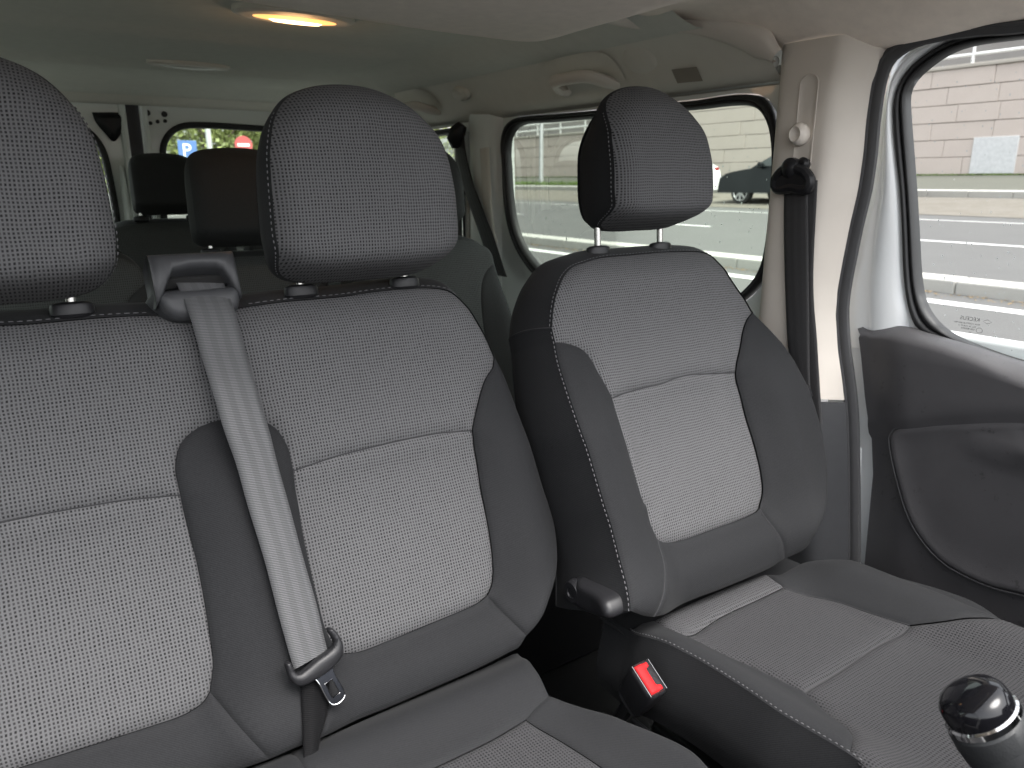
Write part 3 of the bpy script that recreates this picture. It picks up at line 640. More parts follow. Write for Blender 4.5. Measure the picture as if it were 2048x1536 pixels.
    m = MB(); m.tube([(sx * .8615, y, z) for y, z in cr(pk[::1], .01)], .0013, 6); m.build('pocket_trim', M['rubber2'], door)
# rear doors -------------------------------------------------------------
for nm, wn, x0, x1 in (('rear_door', mm(RWIN), .012, .84), ('rear_door', mm(LWIN), -.84, -.030)):
    rd = part(nm, van)
    if x0 > 0: hole = cr([(.075, 1.10), (.082, 1.20), (.086, 1.255), (.106, 1.297), (.146, 1.325), (.206, 1.332), (.33, 1.331), (.55, 1.322), (.68, 1.30), (.72, 1.24), (.73, 1.0), (.68, .93), (.16, .93), (.09, .95), (.064, 1.0), (.075, 1.10)], .01)[:-1]
    else: hole = cr([(-.119, 1.16), (-.126, 1.234), (-.147, 1.284), (-.182, 1.312), (-.261, 1.335), (-.45, 1.335), (-.65, 1.30), (-.70, 1.22), (-.71, 1.0), (-.66, .93), (-.18, .93), (-.125, .96), (-.114, 1.03), (-.119, 1.16)], .01)[:-1]
    hole = rs(hole, 120, True)
    V, F, A = cdt([(x0, .05), (x1, .05), (x1, 1.42), (x0, 1.42)], (shrink(hole, -.022),), .05)
    obj('door_panel', [(x, 3.03, z) for x, z in V], F, M['cream'], rd, False)
    rows = []
    for f, dy in ((-.022, .01), (-.022, -.006), (-.014, -.012), (-.004, -.010), (.0, .0), (.0, .012)):
        q = shrink(hole, f); rows.append([(x, 3.026 + dy, z) for x, z in q])
    loft('window_seal', rows, M['rubber'], rd, closed=True)
    V, F, A = cdt(shrink(hole, -.006), (), None)
    obj('pane', [(x, 3.034, z) for x, z in V], F, M['tint'], rd, False)
    m = MB(); sg = 1 if x0 > 0 else -1; xe = x0 if sg > 0 else x1
    m.tube([(xe + sg * .014, 3.018, .1), (xe + sg * .014, 3.018, 1.40)], .011, 8); m.build('door_edge', M['cream'], rd)
    if sg < 0:
        m = MB(); m.tube([(-.062, 3.022, .9), (-.066, 3.022, 1.1), (-.068, 3.02, 1.2)], [.018, .013, .006], 8); m.build('pressed_ridge', M['cream'], rd)
        tri = cr([(-.135, 1.372), (-.040, 1.372), (-.038, 1.335), (-.055, 1.305), (-.080, 1.278), (-.104, 1.305), (-.128, 1.340), (-.135, 1.372)], .01)[:-1]
        V, F, A = cdt(rs(tri, 50, True), (), .012); d = poly_dist(V, A)
        obj('latch_cover', [(x, 3.024 - .016 * S(0, .012, k), z) for (x, z), k in zip(V, d)], F, M['plastic2'], rd)
    else:
        for hx, hz_, r in ((.038, 1.378, .010), (.093, 1.376, .010), (.044, 1.344, .0065), (.068, 1.350, .0065), (.093, 1.353, .0065)):
            m = MB(); m.lathe([(1.0, 0), (1.0, .004), (.8, .006), (.01, .006)], Matrix.Translation((hx, 3.029, hz_)) @ Matrix.Rotation(math.pi / 2, 4, 'X') @ Matrix.Diagonal((r, r, 1, 1)), 16); m.build('rubber_plug', M['rubber'], rd)
rbox('rear_door_gap_dark', (-.009, 3.045, .75), (.05, .012, 1.36), M['rubber'], van, .002)  # dark strip stands in for the shaded gap between the doors
rows = []
for y, z in ((2.93, 1.425), (2.96, 1.405), (2.985, 1.398), (3.0, 1.402), (3.012, 1.418), (3.04, 1.43)): rows.append([(x, y, z - .02 * S(.5, .86, abs(x))) for x in np.linspace(-.86, .86, 30)])
loft('rear_header_trim', rows, M['trimr'], van)
# ------------------------------------------------------------------ front seats
def segs(D): return {k: cr([(x / 1000, y / 1000) for x, y in v], .005) for k, v in D.items()}
R_ = lambda s: s[::-1]
def headrest(parent, c, fr, wm, cm, sc=1.0, stitch=True, tall=1.0, gap=.02, posts=.08, post_z=None, guides=True, name='headrest', py=.058, boxy=False, pcx=None):
    """c: (x, y, z) of the middle of the lower front edge; built in an upright, slightly leaning frame"""
    f = frame(c, 5.0)
    half = [(.0, .0), (.05, .0), (.085, .003), (.110, .012), (.124, .030), (.130, .060), (.130, .095), (.128, .135), (.123, .172), (.110, .207), (.084, .238), (.045, .255), (.0, .260)]
    if boxy: half = [(.0, .0), (.06, .0), (.100, .003), (.122, .014), (.131, .035), (.133, .080), (.132, .130), (.130, .180), (.124, .215), (.110, .238), (.085, .250), (.045, .256), (.0, .258)]
    half = [(a * sc, b * sc * tall) for a, b in half]
    loop = cr(half + [(-a, b) for a, b in half[::-1][1:]], .005)[:-1]
    def hb(t): t = t / sc; return -.072 * (1 - S(0, .055, t)) ** 1.3 - .036 * S(.17, .26, t) ** 1.2
    V, F, A = cdt(loop, (), .009, (.0025, .006, .012)); d = poly_dist(V, A)
    P = []
    for (s, t), k in zip(V, d):
        k2 = min(1, k / .030); edge = (1 - k2) ** 2
        h = hb(t) * max(0, 1 - k / .05) ** 1.2 + .016 * (1 - edge) + .014 * (1 - (s / .135) ** 2) + .004 - .024 * S(.10, .26, t / sc) * 1.0
        h -= .0025 * (1 - min(1, k / .006)) ** 2
        P.append((s, t, h))
    hr = part(name, parent)
    fp = obj('front_cover', [W(f, *p) for p in P], F, wm, hr, True, [(float(s), float(t)) for s, t, h in P])
    bh = {i: P[i][2] for i in range(len(A))}
    ring = [(A[i][0], A[i][1], P[i][2]) for i in range(len(A))]
    rows = []
    for q in (0, .12, .35, .6, .85, 1.0):
        row = []
        for s, t, h in ring:
            tb = t / sc; back = -.098 + .030 * S(.14, .26, tb) ; hh = h + (back - h) * q
            kk = 1 + .035 * math.sin(math.pi * min(1, q * 1.05)) - .10 * q ** 4
            row.append(W(f, s * kk, .11 * sc + (t - .11 * sc) * (1 + .012 * math.sin(math.pi * q) - .08 * q ** 4), hh))
        rows.append(row)
    loft('side_cover', rows, cm, hr, closed=True, flip=True)
    V2, F2, A2 = cdt([(s * .94, .11 * sc + (t - .11 * sc) * .93) for s, t, h in ring], (), .02); d2 = poly_dist(V2, A2)
    obj('rear_cover', [W(f, s, t, -.098 + .030 * S(.14, .26, t / sc) - .012 * min(1, k / .03)) for (s, t), k in zip(V2, d2)], [q[::-1] for q in F2], cm, hr)
    if stitch:
        for sg in (-1, 1):
            ln = [(A[i][0], A[i][1], P[i][2]) for i in range(len(A)) if A[i][0] * sg > .06 * sc and .012 * sc < A[i][1] < .225 * sc]
            ln.sort(key=lambda q: q[1]); pts = [Vector(W(f, s + sg * .0025, t, h - .006)) for s, t, h in ln]
            mb = MB(); pr = [Vector(x) for x in rs([tuple(p) for p in pts], 260)]
            i = 0
            while i < 256: mb.tube([pr[i], pr[i + 2], pr[i + 4]], [.0005, .0009, .0005], 5); i += 8
            mb.build('stitching', M['stitch'], hr)
    for sg in (-1, 1):
        m = MB(); x = (c[0] if pcx is None else pcx) + sg * posts; yb = c[1] + py; m.tube([(x, yb + .004, c[2] + .03), (x, yb - .002, (c[2] - gap if post_z is None else post_z) - .01)], .0058, 12); m.build('post', M['chrome'], hr)
        if guides:
            m = MB(); zz = c[2] - gap if post_z is None else post_z
            Mx = Matrix.Translation((x, yb - .002, zz)) @ Matrix.Rotation(math.radians(-8), 4, 'X')
            m.lathe([(.8, -.012), (1.0, -.008), (1.0, .000), (.94, .004), (.7, .0065), (.3, .007), (.01, .007)], Mx @ Matrix.Diagonal((.024, .015, 1, 1)), 28); m.build('post_guide', M['plastic2'], hr)
    return hr
def wrap(name, parent, fr, hf, outl, mat, depth, grow=1.07, dt=.028, c=0.0, closed_bottom=False, flip=False, n=160):
    o = rs(outl, n); rows = []
    for q in (0, .06, .16, .32, .5, .68, .84, .94, 1.0):
        row = []
        for s, t in o:
            h0 = hf(s, t) - .0035
            g = 1 + (grow - 1) * math.sin(min(1, q * 1.6) * math.pi / 2) - .06 * max(0, q - .8) / .2 * .5
            tt = t + dt * S(.38, .60, t) * math.sin(min(1, q * 1.5) * math.pi / 2) - .02 * S(.45, .6, t) * max(0, q - .75) / .25
            row.append(W(fr, c + (s - c) * g, tt, h0 + (-depth - h0) * q))
        rows.append(row)
    return loft(name, rows, mat, parent, flip=flip)
def seamline(parent, fr, hf, line, r=.0009, dep=.0062):
    m = MB(); m.tube([W(fr, s, t, hf(s, t) - dep) for s, t in line], r, 6); return m.build('seam', M['seam'], parent)
M['seam'] = simple('seam_dark_line', (.016, .016, .018), .8)  # dark line added to make the shade in the seam grooves stronger
# ---- driver's seat
ds = thing('driver_seat', 'single grey and black cloth seat on its own beside the door', 'seat', 'front seats')
bk = part('backrest', ds); G = segs(DRVSEG)
panel('upper_insert', bk, DRV, h_drv, chain(G['A1'], G['A2'], G['A3'], G['A4'], G['A5']), M['mesh'], seam=(.0068, .018))
panel('lower_insert', bk, DRV, h_drv, chain(R_(G['A3']), G['B1'], G['B2'], G['B3']), M['mesh'], seam=(.0068, .018))
panel('side_bolster', bk, DRV, h_drv, chain(G['C1'], G['C2'], G['C3'], G['B3'], G['A4']), M['cloth'])
panel('lumbar_roll', bk, DRV, h_drv, chain(R_(G['C3']), G['D1'], G['D2'], G['B2']), M['cloth'])
panel('side_bolster', bk, DRV, h_drv, chain(R_(G['D2']), G['E1'], G['A2'], G['B1']), M['cloth'])
outer = chain(R_(G['C1']), G['A5'], G['A1'], R_(G['E1'])) + [G['E1'][0]]
ol = np.array(outer)
seamline(bk, DRV, h_drv, G['A3']); seamline(bk, DRV, h_drv, G['D2'], .0008, .003); seamline(bk, DRV, h_drv, G['C3'], .0008, .003)
# side cloth in two pieces, joined by a cross seam on the inboard flank
k0 = int(np.argmin(np.hypot(*(ol - ol[0]).T))); ka = len(G['C1']) + len(G['A5']) - 2
wrap('lower_side_cover', bk, DRV, h_drv, outer[:ka + 1], M['cloth'], .115, 1.07, .03, flip=True)
wu = wrap('upper_side_cover', bk, DRV, h_drv, outer[ka:], M['cloth'], .115, 1.07, .03, flip=True)
m = MB(); vs = [wu.data.vertices[160 * q].co.copy() for q in range(9)]
m.tube(cr([tuple(v) for v in vs], .006), .0016, 6); m.build('cross_seam', M['seam'], bk)
V, F, A = cdt(rs([(s * 1.05, t + .012 * S(.4, .6, t)) for s, t in outer], 120, True), (), .03)
obj('back_cover', [W(DRV, s, t, -.115) for s, t in V], [f[::-1] for f in F], M['cloth'], bk)
stitches('stitching', bk, DRV, lambda s, t: h_drv(s, t) - .005, [(s - .003, t) for s, t in chain(R_(G['C1']), G['A5'])], M['stitch'])
stitches('stitching', bk, DRV, lambda s, t: h_drv(s, t) - .006, [(s * 1.012, t + .003) for s, t in G['A1'][:int(len(G['A1']) * .8)]], M['stitch'], w=.0006)
headrest(ds, (.492, .942, 1.070), DRV, M['mesh'], M['cloth'], .865, tall=1.06, gap=.03, post_z=1.034, py=.068, posts=.074, pcx=.478)
# recliner handle on the inboard flank
hl_ = rs(cr([(.803, .548), (.798, .564), (.785, .573), (.768, .575), (.740, .578), (.713, .579), (.701, .573), (.694, .562), (.699, .553), (.727, .541), (.760, .532), (.785, .530), (.798, .536), (.803, .548)], .003)[:-1], 90, True)
V, F, A = cdt(hl_, (), .005, (.0015, .004)); d = poly_dist(V, A)
xo = [.194 - .012 * math.sqrt(max(0, 1 - (1 - min(1, k / .010)) ** 2)) - .006 * S(.745, .700, y) + .008 * S(.770, .79, y) for (y, z), k in zip(V, d)]
n0 = len(V)
rh = obj('recliner_handle', [(x, y, z) for (y, z), x in zip(V, xo)] + [(.222, y, z) for y, z in A], [f[::-1] for f in F] + [(i, (i + 1) % len(A), n0 + (i + 1) % len(A), n0 + i) for i in range(len(A))], M['plastic2'], ds)
m = MB(); m.lathe([(.019, 0), (.019, .010), (.016, .014), (.009, .014), (.008, .012), (.001, .012)], Matrix.Translation((.196, .786, .552)) @ Matrix.Rotation(-math.pi / 2, 4, 'Y'), 24); m.build('recliner_hub', M['plastic2'], ds)
# cushion
cu = part('cushion', ds); G = segs(DCUSEG)
fl = (-.205, .40)
panel('rear_strip', cu, DCU, h_dcu, chain(G['K1'], G['K2'], G['K3'], G['J']), M['meshs'], flip=True)
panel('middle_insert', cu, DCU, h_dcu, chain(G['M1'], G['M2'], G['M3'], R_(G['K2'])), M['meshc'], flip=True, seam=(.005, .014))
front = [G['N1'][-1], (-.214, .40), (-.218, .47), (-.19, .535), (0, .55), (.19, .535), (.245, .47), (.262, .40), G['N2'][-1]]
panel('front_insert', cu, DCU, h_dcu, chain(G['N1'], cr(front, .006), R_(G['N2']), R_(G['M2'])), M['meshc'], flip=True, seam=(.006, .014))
q5 = G['Q'][-1]
seamline(cu, DCU, h_dcu, G['M2'], .0012, .0055); seamline(cu, DCU, h_dcu, G['M3'], .001, .004)
lb = chain(G['Q'], cr([q5, G['N1'][-1]], .005), R_(G['N1']), R_(G['M1']), R_(G['K1'])) + [G['K1'][0]] + cr([(-.165, -.012), G['Q'][0]], .005)[:-1]
panel('side_bolster', cu, DCU, h_dcu, lb, M['cloth'], flip=True)
panel('side_bolster', cu, DCU, h_dcu, chain(G['R'], R_(G['N2']), G['M3'], G['K3']), M['cloth'], flip=True)
stitches('stitching', cu, DCU, lambda s, t: h_dcu(s, t) - .001, [(s - .001, t) for s, t in G['Q']], M['stitch'], L=.0030, gap=.0034, w=.0007, lift=.002)
# cushion flanks
def flank(name, parent, fr, hf, line, drop, mat, out, flip):
    L = rs(line, 70); rows = []
    for q in (0, .05, .15, .3, .5, .7, .85, 1):
        rows.append([W(fr, s + out * math.sin(min(1, q * 1.3) * math.pi / 2) - out * .5 * max(0, q - .7) / .3, t, hf(s, t) - .0035 - drop * q) for s, t in L])
    return loft(name, rows, mat, parent, flip=flip)
flank('side_skirt', cu, DCU, h_dcu, [(-.190, -.07)] + list(G['Q']) + [(-.214, .40), (-.218, .47), (-.19, .535)], .125, M['cloth'], -.022, False)
flank('side_skirt', cu, DCU, h_dcu, list(G['R'])[6:] + [(.262, .40), (.245, .47), (.19, .535)], .13, M['cloth'], .012, True)
flank('front_skirt', cu, DCU, h_dcu, [(-.19, .535), (0, .55), (.19, .535)], .13, M['cloth'], .0, False)
V, F, A = cdt([(-.20, -.08), (.22, -.08), (.22, .01), (-.20, .01)], (), .02)
obj('tail_cover', [W(DCU, s, t, -.010) for s, t in V], [f[::-1] for f in F], M['cloth'], cu)
rbox('pedestal', (.465, .50, .165), (.36, .42, .33), M['plastic2'], ds, .01)
rbox('side_valance', (.238, .50, .315), (.010, .40, .10), M['plastic2'], ds, .004)
m = MB()
for y in (.52, .60, .66, .70): m.tube([(.20, y, .20), (.215, y - .01, .24), (.222, y - .03, .25)], .006, 8)
m.tube([(.17, .35, .15), (.17, .85, .15)], .011, 8); m.build('seat_rail', M['steel'], ds)
# ---- double passenger bench
bs = thing('passenger_bench', 'double grey and black cloth bench with two headrests and a belt across its middle', 'seat', 'front seats')
bb = part('backrest', bs); G = segs(BENSEG)
def mir(L): return [(2 * BM - s, t) for s, t in L]
T1 = [(BM, .581)] + [(s, t) for s, t in G['T1']]; T1 = cr([(BM, .5815), (-.225, .582)], .005)[:-1] + G['T1']
T4 = G['T4'][:-1] + cr([G['T4'][-1], (-.234, .4345), (BM, .4355)], .005)
up = chain(T1, G['T2'], G['T3'], T4, R_(mir(T4)), R_(mir(G['T3'])), R_(mir(G['T2'])), R_(mir(T1)))
panel('upper_insert', bb, BEN, h_ben, up, M['mesh'], seam=(.0068, .018))
for mr in (False, True):
    mm_ = (lambda L: mir(L)) if mr else (lambda L: L)
    panel('lower_insert', bb, BEN, h_ben, mm_(chain(R_(G['T3']), G['L1'], G['L2'], G['L3'])), M['mesh'], seam=(.0068, .018))
    panel('side_bolster', bb, BEN, h_ben, mm_(chain(G['E1'], G['D2'], R_(G['L1']), R_(G['T2']))), M['cloth'])
    panel('lumbar_roll', bb, BEN, h_ben, mm_(chain(R_(G['D2']), G['G1'], G['G2'], R_(G['L2']))), M['cloth'])
seamline(bb, BEN, h_ben, G['T3']); seamline(bb, BEN, h_ben, mir(G['T3']))
mid = chain(R_(T4), R_(G['L3']), R_(G['G2']), cr([G['G2'][0], (-.2501, .033)], .005)) ; midm = mir(mid)
panel('middle_bolster', bb, BEN, h_ben, mid + [(BM, .033)] + midm[::-1][:-1], M['cloth'])
outer = chain(R_(G['E1']), R_(T1)) ; outer = outer + mir(outer)[::-1]
wrap('side_cover', bb, BEN, h_ben, outer[::-1], M['cloth'], .10, 1.02, .030, c=BM, flip=True, n=320)
V, F, A = cdt(rs([(BM + (s - BM) * 1.01, t + .012 * S(.4, .6, t)) for s, t in outer], 160, True), (), .04)
obj('back_cover', [W(BEN, s, t, -.10) for s, t in V], [f[::-1] for f in F], M['cloth'], bb)
for ln in (T1, mir(T1)):
    ln2 = [(s, t + .0045) for s, t in ln if abs(s - BM) > .058 and t > .56]
    stitches('stitching', bb, BEN, lambda s, t: h_ben(s, t) - .006, ln2, M['stitch'], L=.0050, gap=.0032, w=.0007)
headrest(bs, (-.031, .960, 1.017), BEN, M['mesh'], M['cloth'], 1.01, tall=1.0, gap=.02, post_z=1.002, py=.082)
headrest(bs, (-.472, .960, 1.020), BEN, M['mesh'], M['cloth'], .985, tall=1.05, gap=.02, post_z=1.002, py=.082)
# cushion
bc = part('cushion', bs); G = segs(BCUSEG)
Jm = G['J'][:-1]; Jm = [p for p in Jm if p[0] > BM] + [(BM, .006)]
SLm = [p for p in G['SL'] if p[0] > -.165]
for mr in (False, True):
    mm_ = (lambda L: mir(L)) if mr else (lambda L: L)
    e2 = G['E'][-1]; i2 = G['I'][-1]
    fr_ = cr([i2, (.062, .33), (.070, .40), (.055, .46)], .006); fe = cr([e2, (.140, .38), (.138, .45), (.10, .51)], .006)
    panel('side_bolster', bc, BCU, h_bcu, mm_(chain(G['CS'], G['I'], fr_, cr([fr_[-1], fe[-1]], .006), R_(fe), R_(G['E']))), M['cloth'], flip=True)
    ins = chain(R_(SLm), G['I'], fr_, cr([fr_[-1], (-.045, .50), (-.16, .47), (-.165, .3), SLm[-1]], .006))
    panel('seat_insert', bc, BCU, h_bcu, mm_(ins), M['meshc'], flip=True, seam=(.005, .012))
    rl = chain(Jm, cr([Jm[-1], (BM, .13)], .006), cr([(BM, .13), SLm[-1]], .006), R_(SLm), R_(G['CS']), R_(G['RS']))
    panel('rear_roll', bc, BCU, h_bcu, mm_(rl), M['cloth'], flip=True)
    cb = chain(cr([(BM, .13), SLm[-1]], .006), cr([SLm[-1], (-.165, .3), (-.16, .47)], .006), cr([(-.16, .47), (BM, .52)], .006), cr([(BM, .52), (BM, .13)], .006))
    panel('middle_strip', bc, BCU, h_bcu, mm_(cb), M['cloth'], flip=True)
    flank('side_skirt', bc, BCU, h_bcu, mm_(chain(G['RS'], G['E'], fe) + [(.10, .51)]), .15, M['cloth'], (.012 if not mr else -.012), not mr)
rbox('pedestal', (-.25, .52, .16), (.66, .40, .32), M['plastic2'], bs, .01)
# ------------------------------------------------------------------ belt over the bench
belt = thing('seat_belt', 'grey webbing belt with metal tongue hanging down the middle of the double bench', 'seat belt', 'seat belts')
def ribbon(name, Lp, Rp, mat, parent, thick=.0013, nrm=(0, -1, 0), ny=9):
    n = max(10, int(len(Lp) * 8)); a = rs(cr([tuple(p) for p in Lp], .01), n); b = rs(cr([tuple(p) for p in Rp], .01), n); N = np.array(nrm) / np.linalg.norm(nrm)
    rows = []
    for i in range(n):
        r = [tuple(a[i] * (1 - k) + b[i] * k + N * thick * math.sin(math.pi * k) * 1.5) for k in np.linspace(0, 1, ny)]
        r2 = [tuple(a[i] * (1 - k) + b[i] * k - N * thick) for k in np.linspace(1, 0, ny)]
        rows.append(r + r2)
    return loft(name, [list(r) for r in rows], mat, parent, closed=True)
def bw(L): return [W(BEN, s / 1000, t / 1000, h / 1000) for s, t, h in L]
ribbon('webbing', bw(BELTL), bw(BELTR), M['web'], belt, nrm=BEN['N'])
ribbon('lap_webbing', bw(BELT2L), bw(BELT2R), M['web_shaded'], belt, nrm=BEN['N'])  # same belt, near-black colour stands in for shade on the lap length
# tongue: moulded black bar with slot, steel blade
fT = BEN; cx, ct, ch = -.2095, .124, .046
def TL(u, v, w=0):   # u along the bar, v across it (towards the blade), w out of the seat
    a = math.radians(16); s = cx + u * math.cos(a) + v * math.sin(a); t = ct + u * math.sin(a) * 1.0 - v * math.cos(a); return W(fT, s, t, ch + w)
bar = rs(cr([(-.033, -.020), (-.036, .0), (-.030, .013), (-.012, .017), (.012, .017), (.030, .010), (.036, -.006), (.033, -.024), (.027, -.025), (.026, -.006), (.0, -.003), (-.026, -.002), (-.027, -.018), (-.033, -.020)], .003)[:-1], 90, True)
V, F, A = cdt(bar, (), .004, (.001, .002)); d = poly_dist(V, A)
P1 = [TL(u, v, .004 + .005 * math.sqrt(min(1, k / .005))) for (u, v), k in zip(V, d)]; n0 = len(P1)
P2 = [TL(u, v, -.004) for u, v in A]
Fs = [f[::-1] for f in F] + [(i, (i + 1) % len(A), n0 + (i + 1) % len(A), n0 + i) for i in range(len(A))] + [tuple(range(n0, n0 + len(A)))]
tg = obj('tongue', P1 + P2, Fs, M['plastic2'], belt); sharp(tg, 50)
bl = rs(cr([(-.013, .012), (-.010, .024), (-.0095, .050), (-.004, .057), (.006, .057), (.0115, .050), (.011, .024), (.014, .012)], .002), 50); hole = [(-.0045, .0285), (.0055, .0285), (.006, .048), (-.004, .048)]
V, F, A = cdt(rs(bl, 60, True), (hole,), .004)
n0 = len(V); bl2 = [TL(u, v, .002) for u, v in V] + [TL(u, v, -.0005) for u, v in V]
obj('blade', bl2, [f[::-1] for f in F] + [tuple(i + n0 for i in f) for f in F] + [(i, (i + 1) % len(A), n0 + (i + 1) % len(A), n0 + i) for i in range(len(A))], M['steel'], belt, False)
m = MB(); m.tube([TL(u, v, .002) for u, v in hole], .0007, 6, closed=True); m.tube([TL(u, v, .0016) for u, v in bl], .0007, 6); m.build('blade_rim', M['bright'], belt)
# outlet moulding on top of the backrest
ou = thing('belt_outlet', 'black moulded belt outlet on top of the double bench backrest', 'belt guide')
def OB(s, t, h): return W(BEN, s, t, h)
rows = []   # hood: bar over the slot, swept left to right, ends falling down to the lip
for s_, k, lo in ((-.304, .45, .586), (-.301, .75, .590), (-.295, .92, .598), (-.288, 1, .612), (-.280, 1, .626), (-.26, 1, .629), (-.243, 1, .629), (-.228, 1, .628), (-.220, 1, .624), (-.214, 1, .610), (-.209, .92, .598), (-.205, .75, .592), (-.202, .45, .588)):
    rows.append([OB(s_, lo, -.012), OB(s_, lo + .001, .006 * k), OB(s_, lo + .006, .014 * k), OB(s_, max(lo + .012, .640), .014 * k), OB(s_, .648, .009 * k), OB(s_, .653, -.002), OB(s_, .655, -.02), OB(s_, .650, -.06), OB(s_, .60, -.06)])
loft('hood', rows, M['plastic'], ou, capends=True, closed=True)
lip = rs(cr([(-.304, .608), (-.302, .592), (-.292, .573), (-.275, .566), (-.245, .566), (-.222, .569), (-.208, .576), (-.203, .592), (-.202, .608), (-.25, .611), (-.304, .608)], .004)[:-1], 80, True)
V, F, A = cdt(lip, (), .006, (.002, .004)); d = poly_dist(V, A)
obj('lip', [OB(s, t, -.004 + .013 * math.sqrt(min(1, k / .008)) - .012 * S(.596, .611, t)) for (s, t), k in zip(V, d)], F, M['plastic'], ou)
rbox('slot', OB(-.250, .618, -.022), (.085, .02, .022), M['dark'], ou, .003)  # black block stands in for the shade inside the opening
rows = []
for q, w_ in ((0, 1.0), (.4, 1.04), (1, 1.08)): rows.append([OB(-.250 + (s + .250) * w_, t, -.06 * q - .004) for s, t in lip])
loft('skirt', rows, M['plastic'], ou, closed=True, flip=True)
# ------------------------------------------------------------------ buckle by the driver's seat
bu = thing('belt_buckle', 'black belt buckle with bright red release button between the front seats', 'buckle')
ex = Vector((0, -.857, -.515)); ey = Vector((.99, 0, .15)); ey = (ey - ex * ey.dot(ex)).normalized(); ez = ex.cross(ey); 
if ez.z < 0: ez = -ez
Mb = Matrix(((ex.x, ey.x, ez.x, .196), (ex.y, ey.y, ez.y, .628), (ex.z, ey.z, ez.z, .496), (0, 0, 0, 1)))
def BL(x, y, z): return tuple(Mb @ Vector((x, y, z)))
rows = []
for z, a, b in ((-.085, .020, .012), (-.07, .024, .014), (-.03, .026, .0165), (-.008, .0255, .0165), (0.0, .0235, .0150)):
    rows.append([BL(a * math.copysign(abs(math.cos(w)) ** .35, math.cos(w)), b * math.copysign(abs(math.sin(w)) ** .35, math.sin(w)), z) for w in np.linspace(0, 2 * math.pi, 41)[:-1]])
loft('housing', rows, M['plastic2'], bu, closed=True, capends=True, flip=False)
btn = [(-.021, -.0125), (.021, -.0125), (.021, .010), (.013, .010), (.0115, .0035), (-.0115, .0035), (-.013, .010), (-.021, .010)]
V, F, A = cdt(rs(btn, 80, True), (), .003, (.001,)); d = poly_dist(V, A)
obj('button', [BL(x, y, .0008 + .002 * min(1, k / .0015) - .002 * S(-.005, .006, y)) for (x, y), k in zip(V, d)], F, M['red'], bu)
m = MB(); m.tube([BL(x, y, .0005) for x, y in ((-.0225, -.014), (.0225, -.014), (.0225, .0135), (-.0225, .0135))], .0007, 6, closed=True); m.build('button_rim', M['chrome'], bu)
m = MB(); m.tube([BL(0, 0, -.08), BL(0, .0, -.15), BL(0, .01, -.26)], [.012, .010, .010], 10); m.build('stalk', M['plastic2'], bu)
# ------------------------------------------------------------------ gear lever
gl = thing('gear_lever', 'black gear lever with glossy cap and chrome ring, near the lower right', 'gear lever')
base = Vector((.158, .188, .668)); axis = (Vector((.147, .223, .767)) - Vector((.160, .190, .690))).normalized()
axis = Vector((-.28, .52, .81)).normalized()
tip = Vector((.1365, .2225, .7555))
q = axis.to_track_quat('Z', 'Y').to_matrix().to_4x4()
Mg = Matrix.Translation(tip) @ q @ Matrix.Scale(1.13, 4)
m = MB(); m.lathe([(.012, -.30), (.014, -.115), (.017, -.095), (.0195, -.080), (.0245, -.060), (.0278, -.040), (.0280, -.030), (.0268, -.0285)], Mg, 40, 1, .95); m.build('grip', M['leather'], gl)
m = MB(); m.lathe([(.0275, -.0360), (.0284, -.0330), (.0278, -.0210), (.0262, -.0190)], Mg, 40, 1, .95); m.build('collar', M['leather'], gl)
m = MB(); m.lathe([(.0258, -.0198), (.0270, -.0188), (.0268, -.0148), (.0252, -.0136)], Mg, 40, 1, .95); m.build('chrome_ring', M['bright'], gl)
m = MB(); m.lathe([(.0250, -.0148), (.0252, -.0090), (.0244, -.0030), (.0215, .0010), (.0150, .0036), (.008, .0046), (.0005, .0049)], Mg, 40, 1, .95); m.build('cap', M['gloss'], gl)
m = MB(); m.lathe([(.0148, -.125), (.016, -.123), (.016, -.112), (.0145, -.110)], Mg, 30); m.build('lower_ring', M['bright'], gl)
# ------------------------------------------------------------------ driver's belt on the B pillar
pb = thing('seat_belt', 'black belt hanging straight down the beige pillar beside the single seat', 'seat belt', 'seat belts')
Lp = [(.792, y / 1000, z / 1000) for y, z in PBELTL]; Rp = [(.792, y / 1000, z / 1000) for y, z in PBELTR]
Lp += [(.795, .845, .70), (.80, .835, .62)]; Rp += [(.795, .812, .70), (.80, .80, .62)]
ribbon('webbing', Lp, Rp, M['webd'], pb, nrm=(-1, 0, 0))
Lb = [(.798, .921, 1.15), (.799, .905, .97), (.799, .880, .85), (.80, .85, .70)]; Rb = [(.798, .878, 1.15), (.799, .866, .97), (.799, .843, .85), (.80, .815, .70)]
ribbon('rear_webbing', Lb, [(x, y - .012, z) for x, y, z in Rb], M['webd'], pb, nrm=(-1, 0, 0))
m = MB(); m.lathe([(.016, -.01), (.0185, .002), (.0180, .012), (.012, .018), (.001, .020)], Matrix.Translation((.788, .912, 1.172)) @ Matrix.Rotation(-math.pi / 2, 4, 'Y'), 28); m.lathe([(.010, -.008), (.013, .004), (.008, .010), (.001, .011)], Matrix.Translation((.792, .893, 1.178)) @ Matrix.Rotation(-math.pi / 2, 4, 'Y'), 20); m.build('bolt_cover', M['plastic2'], pb)
m = MB(); P = cr([(.780, .912, 1.175), (.782, .932, 1.165), (.784, .945, 1.150), (.785, .942, 1.136), (.785, .928, 1.134), (.784, .908, 1.137), (.783, .886, 1.134), (.783, .873, 1.136), (.783, .871, 1.150), (.782, .884, 1.164), (.780, .912, 1.175)], .004)[:-1]
m.tube(P, .0105, 10, closed=True, up=(1, 0, 0)); m.box((.783, .908, 1.150), (.014, .062, .034)); m.build('guide_loop', M['plastic2'], pb)
